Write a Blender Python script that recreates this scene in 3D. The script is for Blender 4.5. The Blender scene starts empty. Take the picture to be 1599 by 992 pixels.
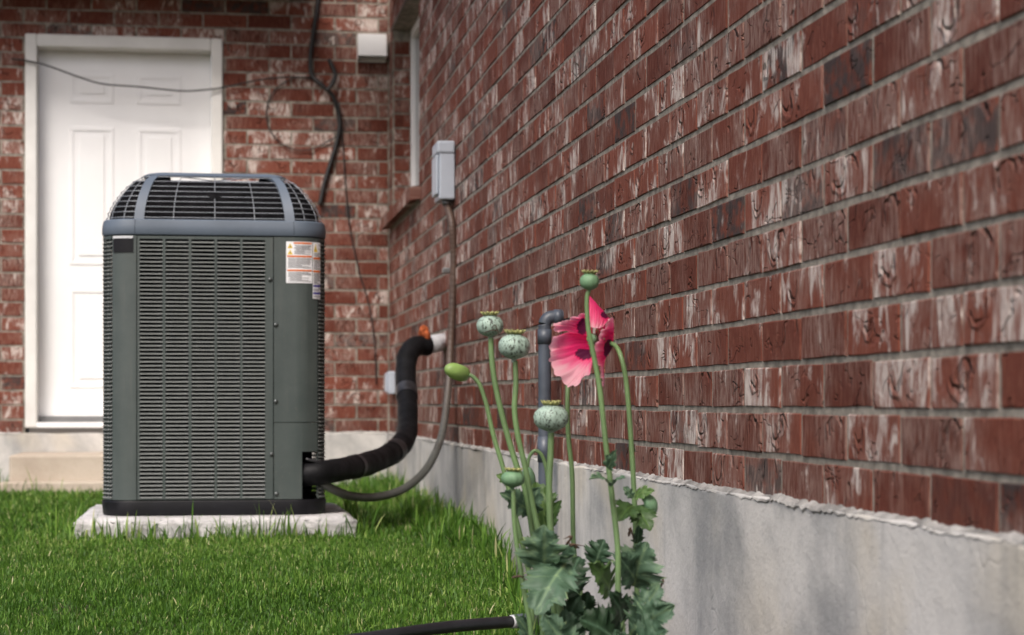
import bpy, bmesh, math, random
import numpy as np
from mathutils import Vector, Matrix, noise
random.seed(7); RNG = np.random.default_rng(7)
scene = bpy.context.scene
COL = scene.collection
R = math.radians

# ------------------------------------------------------------------ camera
CAMX, CAMZ, TH = -0.951, 0.46, math.atan2(464.0, 3120.0)
FPX = 3120.0
cam_d = bpy.data.cameras.new('camera'); cam = bpy.data.objects.new('camera', cam_d); COL.objects.link(cam)
cam.location = (CAMX, 0, CAMZ); cam.rotation_euler = (R(90), 0, -TH)
cam_d.sensor_width = 36; cam_d.lens = FPX / 1599 * 36
cam_d.shift_y = 133 / 1599
cam_d.clip_start = 0.05; cam_d.clip_end = 3000
cam_d.dof.use_dof = True; cam_d.dof.focus_distance = 4.45; cam_d.dof.aperture_fstop = 5.8
scene.camera = cam

# ------------------------------------------------------------------ sky, sun, exposure
w = bpy.data.worlds.new('World'); scene.world = w; w.use_nodes = True
SUN_EL, SUN_AZ = 50, 206          # azimuth clockwise from +Y
nt = w.node_tree; bg = nt.nodes['Background']
sky = nt.nodes.new('ShaderNodeTexSky'); sky.sky_type = 'NISHITA'; sky.sun_disc = False
sky.sun_elevation = R(SUN_EL); sky.sun_rotation = R(SUN_AZ)
sky.air_density = 0.7; sky.dust_density = 5.0; sky.ozone_density = 0.5
nt.links.new(sky.outputs[0], bg.inputs[0]); bg.inputs[1].default_value = 0.125
sd = bpy.data.lights.new('sun', 'SUN'); so = bpy.data.objects.new('sun', sd); COL.objects.link(so)
sd.energy = 1.5; sd.angle = R(20); sd.color = (1.0, 0.97, 0.93)
sdir = Vector((math.sin(R(SUN_AZ)) * math.cos(R(SUN_EL)), math.cos(R(SUN_AZ)) * math.cos(R(SUN_EL)), math.sin(R(SUN_EL))))
so.rotation_euler = sdir.to_track_quat('Z', 'Y').to_euler()
scene.cycles.max_bounces = 6; scene.cycles.diffuse_bounces = 3; scene.cycles.glossy_bounces = 3
scene.view_settings.view_transform = 'Standard'; scene.view_settings.look = 'None'
scene.view_settings.exposure = 0.78; scene.view_settings.gamma = 1

# ------------------------------------------------------------------ helpers: places
cT, sT = math.cos(TH), math.sin(TH)
FW = Vector((sT, cT, 0)); RT = Vector((cT, -sT, 0)); UP = Vector((0, 0, 1)); CAM = Vector((CAMX, 0, CAMZ))
def ray(px, py): return FW + RT * ((px - 800) / FPX) + UP * ((629 - py) / FPX)
def P(px, py, Z): return CAM + ray(px, py) * Z
YB = 11.01                                    # the back wall's face
def RW(px, py, off=0.0): d = ray(px, py); return CAM + d * ((-off - CAMX) / d.x)
def BW(px, py, off=0.0): d = ray(px, py); return CAM + d * ((YB - off) / d.y)
def proj(v):
    d = Vector(v) - CAM; z = d.dot(FW)
    return (800 + FPX * d.dot(RT) / z, 629 - FPX * d.z / z, z) if z > 0.05 else None

# ------------------------------------------------------------------ helpers: objects
def mk(name, verts, faces, m=None, parent=None, smooth=False):
    me = bpy.data.meshes.new(name); me.from_pydata([tuple(v) for v in verts], [], faces); me.update()
    if m: me.materials.append(m)
    if smooth: me.polygons.foreach_set('use_smooth', [True] * len(me.polygons))
    o = bpy.data.objects.new(name, me); COL.objects.link(o)
    if parent: o.parent = parent
    return o
def thing(name, label, cat, loc=(0, 0, 0), group=None):
    o = bpy.data.objects.new(name, None); COL.objects.link(o); o.location = loc; o.empty_display_size = 0.1
    o['label'] = label; o['category'] = cat
    if group: o['group'] = group
    return o
def tag(o, label, cat, group=None):
    o['label'] = label; o['category'] = cat
    if group: o['group'] = group
    return o
class MB:
    def __init__(s): s.v = []; s.f = []
    def add(s, v, f):
        n = len(s.v); s.v += [tuple(p) for p in v]; s.f += [tuple(i + n for i in q) for q in f]; return s
    def box(s, a, b):
        (x0, y0, z0), (x1, y1, z1) = a, b
        return s.add([(x0,y0,z0),(x1,y0,z0),(x1,y1,z0),(x0,y1,z0),(x0,y0,z1),(x1,y0,z1),(x1,y1,z1),(x0,y1,z1)],
                     [(0,3,2,1),(4,5,6,7),(0,1,5,4),(1,2,6,5),(2,3,7,6),(3,0,4,7)])
    def tube(s, pts, r, n=8, cap=True):
        pts = [Vector(p) for p in pts]; k = len(pts)
        rs = r if isinstance(r, (list, tuple)) else [r] * k
        tang = [(pts[min(i + 1, k - 1)] - pts[max(i - 1, 0)]).normalized() for i in range(k)]
        nrm = tang[0].orthogonal().normalized(); V = []; F = []
        for i in range(k):
            nrm = (nrm - tang[i] * nrm.dot(tang[i])).normalized(); bn = tang[i].cross(nrm)
            for j in range(n):
                a = 2 * math.pi * j / n; V.append(pts[i] + (nrm * math.cos(a) + bn * math.sin(a)) * rs[i])
        for i in range(k - 1):
            for j in range(n):
                F.append((i*n+j, i*n+(j+1) % n, (i+1)*n+(j+1) % n, (i+1)*n+j))
        if cap: F.append(tuple(range(n))[::-1]); F.append(tuple((k-1)*n+j for j in range(n)))
        return s.add(V, F)
    def build(s, name, m, parent=None, smooth=False, bevel=0, seg=2):
        o = mk(name, s.v, s.f, m, parent, smooth)
        if bevel:
            b = o.modifiers.new('bevel', 'BEVEL'); b.width = bevel; b.segments = seg; b.limit_method = 'ANGLE'; b.angle_limit = R(40)
        return o
def spline(ctrl, n=8):
    c = [Vector(p) for p in ctrl]; c = [c[0] * 2 - c[1]] + c + [c[-1] * 2 - c[-2]]; out = []
    for i in range(1, len(c) - 2):
        for k in range(n):
            t = k / n; p0, p1, p2, p3 = c[i-1:i+3]
            out.append(0.5 * ((2*p1) + (p2-p0)*t + (2*p0-5*p1+4*p2-p3)*t*t + (3*p1-p0-3*p2+p3)*t**3))
    out.append(c[-2]); return out

# ------------------------------------------------------------------ helpers: materials
class NT:
    def __init__(s, name):
        s.m = bpy.data.materials.new(name); s.m.use_nodes = True; s.t = s.m.node_tree
        s.b = s.t.nodes['Principled BSDF']; s.out = s.t.nodes['Material Output']
    def n(s, typ, **kw):
        nd = s.t.nodes.new('ShaderNode' + typ)
        for k, v in kw.items(): setattr(nd, k, v)
        return nd
    def put(s, sock, v):
        if isinstance(v, bpy.types.NodeSocket): s.t.links.new(v, sock)
        elif v is not None:
            try: sock.default_value = v
            except Exception: sock.default_value = (*v, 1) if len(v) == 3 else v
    def math(s, op, a, b=None, c=None):
        nd = s.n('Math', operation=op)
        for i, v in enumerate((a, b, c)): s.put(nd.inputs[i], v)
        return nd.outputs[0]
    def comb(s, x, y, z):
        nd = s.n('CombineXYZ')
        for i, v in enumerate((x, y, z)): s.put(nd.inputs[i], v)
        return nd.outputs[0]
    def noise(s, vec, scale, detail=4, rough=.55, dist=0):
        nd = s.n('TexNoise'); s.put(nd.inputs['Vector'], vec); nd.inputs['Scale'].default_value = scale
        nd.inputs['Detail'].default_value = detail; nd.inputs['Roughness'].default_value = rough; nd.inputs['Distortion'].default_value = dist
        return nd.outputs['Fac']
    def ramp(s, v, a, b, lo=0., hi=1.):
        nd = s.n('MapRange', interpolation_type='SMOOTHSTEP'); s.put(nd.inputs[0], v)
        for i, x in enumerate((a, b, lo, hi)): nd.inputs[i + 1].default_value = x
        return nd.outputs[0]
    def mix(s, f, a, b):
        nd = s.n('Mix', data_type='RGBA'); s.put(nd.inputs[0], f); s.put(nd.inputs[6], a); s.put(nd.inputs[7], b); return nd.outputs[2]
    def bump(s, h, strength=.5, dist=.01):
        nd = s.n('Bump'); nd.inputs['Strength'].default_value = strength; nd.inputs['Distance'].default_value = dist
        s.put(nd.inputs['Height'], h); s.t.links.new(nd.outputs[0], s.b.inputs['Normal'])
    def fin(s, col=None, rough=None, metal=None):
        s.put(s.b.inputs['Base Color'], col); s.put(s.b.inputs['Roughness'], rough); s.put(s.b.inputs['Metallic'], metal); return s.m
def plain(name, c, rough=.5, metal=0., var=.18, vs=6., bs=0., bsc=80., bd=.002):
    k = NT(name); tc = k.n('TexCoord').outputs['Object']
    nz = k.noise(tc, vs, 5)
    dark = tuple(x * (1 - var) for x in c); lite = tuple(min(1, x * (1 + var)) for x in c)
    if bs: k.bump(k.noise(tc, bsc, 4), bs, bd)
    if rough > .85: k.b.inputs['Specular IOR Level'].default_value = .12
    return k.fin(k.mix(k.ramp(nz, .3, .7), dark, lite), k.ramp(nz, .3, .7, min(1, rough * 1.12), rough * .88), metal)

H, L = 0.079, 0.2385                 # course height and brick pitch
def brick_mat(name, axis, a0, z0):
    k = NT(name); pos = k.n('NewGeometry').outputs['Position']; sp = k.n('SeparateXYZ'); k.put(sp.inputs[0], pos)
    a, z = sp.outputs[axis], sp.outputs[2]
    rowf = k.math('DIVIDE', k.math('SUBTRACT', z, z0), H); row = k.math('FLOOR', rowf)
    off = k.math('MULTIPLY', k.math('FLOORED_MODULO', row, 2.0), .5)
    colf = k.math('ADD', k.math('DIVIDE', k.math('SUBTRACT', a, a0), L), off); col = k.math('FLOOR', colf)
    u = k.math('SUBTRACT', colf, col); v = k.math('SUBTRACT', rowf, row)
    wn = k.n('TexWhiteNoise', noise_dimensions='3D'); k.put(wn.inputs['Vector'], k.comb(row, col, 3.3))
    rs = k.n('SeparateXYZ'); k.put(rs.inputs[0], wn.outputs['Color']); r1, r2, r3 = rs.outputs
    r0 = wn.outputs['Value']
    sa = k.math('ADD', a, k.math('MULTIPLY', r1, 37.0)); sz = k.math('ADD', z, k.math('MULTIPLY', r2, 19.0))
    streak = k.noise(k.comb(k.math('MULTIPLY', sa, 24.0), k.math('MULTIPLY', sz, 10.0), r3), 1.0, 5, .65, .8)
    fine = k.noise(k.comb(k.math('MULTIPLY', sa, 150.0), k.math('MULTIPLY', sz, 22.0), r3), 1.0, 4, .65)
    blot = k.noise(k.comb(sa, sz, r3), 26.0, 5, .6)
    patch = k.noise(k.comb(sa, sz, r1), 5.0, 2)
    base = k.mix(r0, (.094, .026, .017), (.18, .055, .036))
    base = k.mix(k.math('MULTIPLY', k.ramp(fine, .45, .75), .4), base, (.28, .125, .085))
    dk = k.math('MULTIPLY', k.ramp(r3, .86, .92), k.ramp(blot, .38, .58))
    base = k.mix(dk, base, (.052, .038, .036))
    grey = k.math('MULTIPLY', k.ramp(k.math('ADD', patch, k.math('MULTIPLY', r2, .22)), .48, .75), k.ramp(fine, .35, .65))
    base = k.mix(k.math('MULTIPLY', grey, .7), base, (.28, .195, .165))
    wm = k.ramp(k.math('ADD', k.math('ADD', streak, k.math('MULTIPLY', k.math('SUBTRACT', r1, .5), .2)), k.math('MULTIPLY', k.math('SUBTRACT', patch, .5), .5)), .555, .69)
    wm = k.math('MULTIPLY', wm, k.ramp(fine, .28, .6))
    base = k.mix(k.math('MULTIPLY', wm, .74), base, (.64, .58, .53))
    # fold marks pressed into the clay
    wob = k.math('MULTIPLY', k.math('SUBTRACT', k.noise(k.comb(sa, sz, r3), 24.0, 2), .5), .55)
    def fold(cu, cv, rad, sgn, rr):
        du = k.math('MULTIPLY', k.math('SUBTRACT', u, cu), 3.0); dv = k.math('SUBTRACT', v, cv)
        d = k.math('SQRT', k.math('ADD', k.math('MULTIPLY', du, du), k.math('MULTIPLY', dv, dv)))
        d = k.math('SUBTRACT', k.math('ADD', d, wob), rad)
        g = k.ramp(k.math('ABSOLUTE', d), .0, .085, 1., 0.)
        lip = k.ramp(k.math('ABSOLUTE', k.math('SUBTRACT', d, .11)), .0, .10, 1., 0.)
        half = k.ramp(k.math('MULTIPLY', k.math('ADD', dv, k.math('MULTIPLY', du, .3)), sgn), -.05, .12)
        on = k.math('MULTIPLY', half, k.math('GREATER_THAN', rr, .66))
        return k.math('MULTIPLY', k.math('SUBTRACT', g, k.math('MULTIPLY', lip, .4)), on)
    f1 = fold(k.math('MULTIPLY_ADD', r1, .4, .15), k.math('MULTIPLY_ADD', r2, .4, .2), k.math('MULTIPLY_ADD', r3, .3, .28), 1.0, r2)
    f2 = fold(k.math('MULTIPLY_ADD', r3, .35, .55), k.math('MULTIPLY_ADD', r1, .4, .35), k.math('MULTIPLY_ADD', r2, .22, .18), -1.0, r1)
    cn = k.noise(k.comb(k.math('MULTIPLY', sa, 15.0), k.math('MULTIPLY', sz, 19.0), k.math('MULTIPLY', r3, 9.0)), 1.0, 2, .45, .6)
    crease = k.math('MULTIPLY', k.ramp(k.math('ABSOLUTE', k.math('SUBTRACT', cn, .52)), 0., .022, 1., 0.), k.ramp(k.noise(k.comb(sa, sz, r2), 17.0, 2), .50, .60))
    f2 = k.math('ADD', f2, crease)
    h = k.math('ADD', k.math('MULTIPLY', fine, .30), k.math('MULTIPLY', blot, .35))
    h = k.math('SUBTRACT', h, k.math('MULTIPLY', k.math('ADD', f1, f2), .8))
    k.bump(h, 1.0, .009)
    k.b.inputs['Specular IOR Level'].default_value = .14
    return k.fin(base, k.ramp(fine, .3, .7, .9, .7))
def concrete(name, c1, c2, sc=1.6, streak=True, tan=None, bd=.006):
    k = NT(name); tc = k.n('NewGeometry').outputs['Position']; sp = k.n('SeparateXYZ'); k.put(sp.inputs[0], tc)
    big = k.noise(tc, sc, 6, .62, .3)
    st = k.noise(k.comb(k.math('MULTIPLY', sp.outputs[0], 14.0), k.math('MULTIPLY', sp.outputs[1], 14.0), k.math('MULTIPLY', sp.outputs[2], 2.2)), 1.0, 5, .6)
    fine = k.noise(tc, 90, 5, .7)
    col = k.mix(k.ramp(big, .36, .64), c1, c2)
    if tan: col = k.mix(k.math('MULTIPLY', k.ramp(k.noise(tc, 2.3, 3, .5, .5), .5, .72), .6), col, tan)
    if streak: col = k.mix(k.math('MULTIPLY', k.ramp(st, .5, .74), .3), col, tuple(x * .7 for x in c1))
    col = k.mix(k.math('MULTIPLY', k.ramp(fine, .55, .75), .3), col, tuple(x * .6 for x in c1))
    # hairline cracks
    vo = k.n('TexVoronoi', feature='DISTANCE_TO_EDGE'); vo.inputs['Scale'].default_value = 1.7
    vd = k.n('VectorMath', operation='ADD'); k.put(vd.inputs[0], tc)
    nz = k.n('TexNoise'); nz.inputs['Scale'].default_value = 7; k.put(nz.inputs['Vector'], tc)
    sc_ = k.n('VectorMath', operation='SCALE'); k.put(sc_.inputs[0], nz.outputs['Color']); sc_.inputs['Scale'].default_value = .22
    k.put(vd.inputs[1], sc_.outputs[0]); k.put(vo.inputs['Vector'], vd.outputs[0])
    crack = k.math('MULTIPLY', k.ramp(vo.outputs['Distance'], 0, .006, 1, 0), k.ramp(k.noise(tc, 2.1, 2), .56, .62))
    k.bump(k.math('SUBTRACT', k.math('ADD', k.math('MULTIPLY', fine, .35), k.math('MULTIPLY', k.noise(tc, 14, 4), .8)), k.math('MULTIPLY', crack, .12)), .8, bd)
    k.b.inputs['Specular IOR Level'].default_value = .15
    return k.fin(col, .9)

ROW0 = CAMZ + .1454 - 4 * H          # underside of the lowest course
M = {}
M['brick_side'] = brick_mat('brick_side', 1, 2.574, ROW0)
M['brick_back'] = brick_mat('brick_back', 0, -0.06, ROW0)
M['mortar'] = plain('mortar', (.23, .208, .175), .95, 0, .35, 30, .8, 160, .003)
M['mortar_white'] = plain('mortar_white', (.27, .26, .245), .95, 0, .45, 16, .9, 70, .006)
M['foundation'] = concrete('foundation', (.30, .30, .295), (.58, .56, .53), 1.9, True, (.56, .50, .40))
M['step'] = concrete('step_concrete', (.36, .30, .24), (.47, .41, .34), 2.4, False)
M['pad'] = concrete('pad_concrete', (.38, .37, .37), (.56, .55, .55), 9.0, False, None, .02)
M['white'] = plain('white_paint', (.80, .80, .80), .45, 0, .03, 3)
M['trim'] = plain('trim_paint', (.66, .65, .62), .5, 0, .08, 5)
M['bar'] = plain('threshold_metal', (.22, .22, .22), .4, .8)
def unit_paint():
    k = NT('unit_paint'); tc = k.n('TexCoord').outputs['Object']; sp = k.n('SeparateXYZ'); k.put(sp.inputs[0], tc)
    st = k.noise(k.comb(k.math('MULTIPLY', sp.outputs[0], 45.0), k.math('MULTIPLY', sp.outputs[1], 45.0), k.math('MULTIPLY', sp.outputs[2], 3.0)), 1.0, 5, .65)
    sm_ = k.noise(tc, 9, 5, .6); c = k.mix(k.ramp(sm_, .3, .7), (.045, .058, .056), (.057, .071, .068))
    c = k.mix(k.math('MULTIPLY', k.ramp(st, .52, .75), .25), c, (.10, .105, .095))
    c = k.mix(k.math('MULTIPLY', k.ramp(k.noise(tc, 120, 3, .7), .62, .75), .35), c, (.14, .13, .105))
    k.bump(k.math('ADD', k.noise(tc, 300, 2), k.math('MULTIPLY', k.noise(tc, 4, 2), 6.0)), .2, .0012); return k.fin(c, k.ramp(st, .3, .7, .36, .56))
M['unit'] = unit_paint()
M['cap'] = plain('cap_plastic', (.088, .112, .146), .5, 0, .10, 6, .25, 260, .0008)
M['slat'] = plain('slat_lit_paint', (.25, .265, .26), .35, .2, .12, 30)  # paler than the casing: light caught on the louvre lips, put into the colour
M['black'] = plain('black_plastic', (.007, .007, .009), .45, 0, .3, 12, .3, 120, .001)
M['core'] = plain('coil_dark', (.006, .006, .007), .8, 0, .3, 40)
for q_ in ('core', 'black'): M[q_].node_tree.nodes['Principled BSDF'].inputs['Specular IOR Level'].default_value = .05 if q_ == 'core' else .2
M['wire'] = plain('grille_wire', (.26, .28, .31), .4, .4, .1, 30)
M['screw'] = plain('screw_steel', (.10, .11, .11), .35, .7)
M['paper'] = plain('label_paper', (.74, .74, .76), .4, 0, .03)
M['orange'] = plain('label_orange', (.62, .14, .012), .45, 0, .1)
M['yellow'] = plain('label_yellow', (.72, .50, .015), .45, 0, .08)
M['blue'] = plain('label_blue', (.03, .025, .25), .45, 0, .1)
M['ink'] = plain('label_ink', (.22, .22, .23), .6, 0, .2)
M['foam'] = plain('pipe_foam', (.007, .007, .008), .55, 0, .35, 18, .5, 60, .003)
M['foam'].node_tree.nodes['Principled BSDF'].inputs['Specular IOR Level'].default_value = .12
M['tape'] = plain('pipe_tape', (.022, .022, .025), .35, 0, .6, 30)
M['pvc'] = plain('pvc_white', (.50, .51, .53), .4, 0, .15, 10)
M['spray'] = plain('spray_foam_orange', (.33, .07, .014), .8, 0, .3, 40, .8, 60, .005)
M['greybox'] = plain('box_enamel', (.40, .44, .50), .4, 0, .06, 8)
M['greypipe'] = plain('grey_pvc', (.055, .066, .085), .45, 0, .35, 9)
M['cable'] = plain('black_cable', (.012, .011, .011), .55, 0, .3)
M['hose'] = plain('black_polypipe', (.016, .017, .021), .35, 0, .3, 14, .3, 60, .001)
M['glass'] = plain('window_glass', (.03, .035, .04), .06, 0, .1)
M['eave'] = plain('eave_paint', (.35, .31, .27), .7)
def conduit_mat():
    k = NT('flex_conduit'); tc = k.n('TexCoord').outputs['Object']; sp = k.n('SeparateXYZ'); k.put(sp.inputs[0], tc)
    c = k.mix(k.ramp(sp.outputs[2], .25, .75), (.085, .088, .08), (.085, .052, .038))
    c = k.mix(k.math('MULTIPLY', k.ramp(k.noise(tc, 14, 4), .45, .7), .4), c, (.05, .04, .035)); return k.fin(c, .5)
M['conduit'] = conduit_mat()
def soil_mat():
    k = NT('soil'); tc = k.n('NewGeometry').outputs['Position']
    n1 = k.noise(tc, 9, 6, .65); n2 = k.noise(tc, 70, 5, .7)
    c = k.mix(k.ramp(n1, .35, .65), (.055, .042, .028), (.12, .095, .065)); c = k.mix(k.math('MULTIPLY', k.ramp(n2, .5, .7), .5), c, (.03, .04, .012))
    k.bump(k.math('ADD', n1, n2), 1, .02); return k.fin(c, .95)
M['soil'] = soil_mat()
def leafy(name, ramp_cols, rough, trans, attr='tint', spec=.4):
    k = NT(name); at = k.n('Attribute', attribute_name=attr); cr = k.n('ValToRGB'); k.put(cr.inputs[0], at.outputs['Fac'])
    el = cr.color_ramp.elements
    while len(el) < len(ramp_cols): el.new(.5)
    for e, (p, c) in zip(el, ramp_cols): e.position = p; e.color = (*c, 1)
    tr = k.n('BsdfTranslucent'); mx = k.n('MixShader'); mx.inputs[0].default_value = trans
    k.put(tr.inputs[0], cr.outputs[0]); k.fin(cr.outputs[0], rough); k.b.inputs['Specular IOR Level'].default_value = spec
    k.t.links.new(k.b.outputs[0], mx.inputs[1]); k.t.links.new(tr.outputs[0], mx.inputs[2]); k.t.links.new(mx.outputs[0], k.out.inputs[0])
    return k
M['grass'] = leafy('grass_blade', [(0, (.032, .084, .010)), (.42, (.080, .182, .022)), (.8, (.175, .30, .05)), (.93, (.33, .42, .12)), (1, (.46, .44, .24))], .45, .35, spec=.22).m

# ------------------------------------------------------------------ ground and bed
EDGE = [(-3, -.75), (0, -.62), (2.2, -.5), (3.73, -.33), (4.67, -.235), (5.4, -.16), (6.4, -.07), (7.6, .0), (12, .0)]
DEPTH = [(-3, -.2), (3, -.24), (4.7, -.24), (5.6, -.2), (6.6, -.10), (7.6, 0), (12, 0)]
def lerp(tab, y):
    return float(np.interp(y, [t[0] for t in tab], [t[1] for t in tab]))
def gz(x, y):
    e = lerp(EDGE, y); d = lerp(DEPTH, y)
    t = min(1, max(0, (x - e + .01) / .09)); t = t * t * (3 - 2 * t)
    return d * t + .012 * noise.noise(Vector((x * 1.3, y * 1.3, 0))) + .006 * noise.noise(Vector((x * 6, y * 6, 2)))
def make_ground():
    xs = [-900, -200, -50, -15, -8] + list(np.arange(-5, -.7, .2)) + list(np.arange(-.7, .1, .03)) + [.3, 8, 50, 900]
    ys = [-900, -200, -40, -12] + list(np.arange(-5, 12.2, .12)) + [14, 20, 60, 250, 900]
    V = [(x, y, gz(x, y) if -6 < x < .4 and -6 < y < 12.5 else (0 if x < .2 else -.25)) for y in ys for x in xs]
    n = len(xs); F = [(j*n+i, j*n+i+1, (j+1)*n+i+1, (j+1)*n+i) for j in range(len(ys)-1) for i in range(n-1)]
    o = mk('ground', V, F, M['soil'], smooth=True); o['kind'] = 'structure'; return o
make_ground()

# ------------------------------------------------------------------ brick walls
def brick_meshes(m, n):
    out = []
    for s in range(n):
        rg = random.Random(s + 50); NU, NV = 3, 2; V = []; F = []
        def ring(ins, d, jit):
            return [[(-.5 * (1 - ins / L * 2) + (1 - ins / L * 2) * i / NU, d, (-.5 + j / NV) * (1 - ins / H * 2)) for i in range(NU + 1)] for j in range(NV + 1)]
        g0 = ring(.0018, 0, 0); g1 = ring(0, .0022, 0)
        g0 = [[(x + rg.uniform(-.006, .006), y, z + rg.uniform(-.010, .010)) for x, y, z in r] for r in g0]
        per = [(0, i) for i in range(NU + 1)] + [(j, NU) for j in range(1, NV + 1)] + [(NV, i) for i in range(NU - 1, -1, -1)] + [(j, 0) for j in range(NV - 1, 0, -1)]
        idx = {}
        for j in range(NV + 1):
            for i in range(NU + 1): idx[j, i] = len(V); V.append(g0[j][i])
        for j in range(NV):
            for i in range(NU): F.append((idx[j, i], idx[j, i+1], idx[j+1, i+1], idx[j+1, i]))
        p0 = [idx[q] for q in per]; b1 = len(V)
        for (j, i) in per:
            x, y, z = g1[j][i]; V.append((x + rg.uniform(-.004, .004), y, z + rg.uniform(-.016, .016)))
        b2 = len(V)
        for (j, i) in per: x, y, z = g1[j][i]; V.append((x, .05, z))
        k = len(per)
        for a in range(k):
            c = (a + 1) % k; F.append((b1 + a, b1 + c, p0[c], p0[a])); F.append((b2 + a, b2 + c, b1 + c, b1 + a))
        me = bpy.data.meshes.new('brick'); me.from_pydata(V, [], F); me.materials.append(m); me.update()
        out.append(me)
    return out
def lay(root, m, amin, amax, zmax, a0, holes, to_world, rotz, visible, cap=300, jh=.0105, jv=.0085):
    """lay bricks in running bond; the 300 that show largest are objects, the rest one joined part"""
    todo = []; rows = int((zmax - ROW0) / H)
    for r in range(rows):
        z0 = ROW0 + r * H; off = -.5 * (r % 2)
        c0 = int((amin - a0) / L) - 2; c1 = int((amax - a0) / L) + 2
        for c in range(c0, c1):
            s = a0 + (c + off) * L; pieces = [(max(s, amin), min(s + L, amax))]
            for (h0, h1, hz0, hz1) in holes:
                if z0 + H * .6 > hz0 and z0 + H * .4 < hz1:
                    nx = []
                    for (p, q) in pieces:
                        if p < h0: nx.append((p, min(q, h0)))
                        if q > h1: nx.append((max(p, h1), q))
                    pieces = nx
            for (p, q) in pieces:
                if q - p > .03:
                    mid = ((p + q) / 2, z0 + H / 2); pr = proj(to_world(mid[0], mid[1], 0)); score = 0
                    if pr and -60 < pr[0] < 1680 and -40 < pr[1] < 1010 and visible(pr[0], pr[1]): score = 1 / pr[2]
                    todo.append((score, random.random(), p, q, z0))
    todo.sort(reverse=True); meshes = brick_meshes(m, 10); rest = MB()
    for i, (score, _, p, q, z0) in enumerate(todo):
        out = max(-.0004, min(.0018, random.gauss(.0004, .0009))); a, z = (p + q) / 2, z0 + H / 2 + random.gauss(0, .0009)
        if i < cap and score > 0:
            o = bpy.data.objects.new('brick', random.choice(meshes)); COL.objects.link(o); o.parent = root
            o.location = to_world(a, z, out); o.rotation_euler = (random.gauss(0, .006), random.gauss(0, .005), rotz)
            o.scale = ((q - p - jv - abs(random.gauss(0, .002))) , 1, (H - jh) )
        else:
            hw, hh = (q - p - jv) / 2, (H - jh) / 2; e = .0018
            A = [to_world(a + x, z + y, out - d) for d, k in ((0, e), (.0022, 0), (.05, 0)) for x, y in ((-hw + k, -hh + k), (hw - k, -hh + k), (hw - k, hh - k), (-hw + k, hh - k))]
            rest.add(A, [(0, 1, 2, 3)] + [(b + 4 + j, b + 4 + (j + 1) % 4, b + (j + 1) % 4, b + j) for b in (0, 4) for j in range(4)])
    o = rest.build('brickwork', m, root); o['kind'] = 'stuff'

WY0, WY1 = -2.0, YB
win_near, win_far = RW(655, 290).y, RW(613, 300).y
WZ0, WZ1 = CAMZ + 1.03, CAMZ + 2.02
side = thing('brick_wall', 'long red brick side wall on a grey concrete base, receding on the right', 'wall', (0, 0, 0))
def side_world(a, z, out): return Vector((-out, a, z))
lay(side, M['brick_side'], WY0, WY1 - .004, 3.0, 2.574, [(win_near, win_far, WZ0 - .075, WZ1)], side_world, R(-90), lambda x, y: x > 608)
FT = ROW0 + .006
b = MB(); X0, X1 = .0022, .24
b.box((X0, WY0, FT), (X1, win_near, 3.0)); b.box((X0, win_far, FT), (X1, WY1 + .3, 3.0))
b.box((X0, win_near, FT), (X1, win_far, WZ0 - .07)); b.box((X0, win_near, WZ1 + .002), (X1, win_far, 3.0))
b.build('mortar_bed', M['mortar'], side)
def foundation(parent, to_world, a0, a1, zlow):
    n = int((a1 - a0) / .03); V = []; F = []
    zs = [zlow, zlow * .3, .1, .2, FT - .03, FT - .008, FT - .001]
    for i in range(n + 1):
        a = a0 + (a1 - a0) * i / n
        for j, z in enumerate(zs):
            o = .012 + .004 * noise.noise(Vector((a * 3, z * 5, 1))) + (.0 if j < 5 else .001 * noise.noise(Vector((a * 18, z, 4))))
            V.append(to_world(a, z + (.006 * noise.noise(Vector((a * 7, 0, 9))) if j > 3 else 0), o))
        V.append(to_world(a, FT + .002, -.05))
    m = len(zs) + 1
    for i in range(n):
        for j in range(m - 1): F.append((i*m+j, (i+1)*m+j, (i+1)*m+j+1, i*m+j+1))
    return mk('foundation', V, F, M['foundation'], parent, True)
foundation(side, side_world, WY0, WY1 - .014, -.5)
# ragged mortar squeezed out under the lowest course
def fillet(parent, to_world, a0, a1):
    n = int((a1 - a0) / .012); V = []; F = []
    for i in range(n + 1):
        a = a0 + (a1 - a0) * i / n
        t = .004 * noise.noise(Vector((a * 9, 3, 1))) + .004 * noise.noise(Vector((a * 37, 5, 1))) + .003 * noise.noise(Vector((a * 90, 5, 1))); k = .5 + .5 * noise.noise(Vector((a * 31, 8, 2)))
        for (z, o) in ((FT - .012 + 1.9 * t, .0075), (FT - .005 + 1.2 * t, .0128 + .0012 * k), (FT + .001 + t * .8, .0085 + .002 * k), (FT + .006 + t * 1.1, .0030), (FT + .007 + t * 1.1, -.02)):
            V.append(to_world(a, z, o))
    for i in range(n):
        for j in range(4): F.append((i*5+j, (i+1)*5+j, (i+1)*5+j+1, i*5+j+1))
    mk('mortar_fillet', V, F, M['mortar_white'], parent, False)
fillet(side, side_world, WY0, WY1 - .02)
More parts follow.
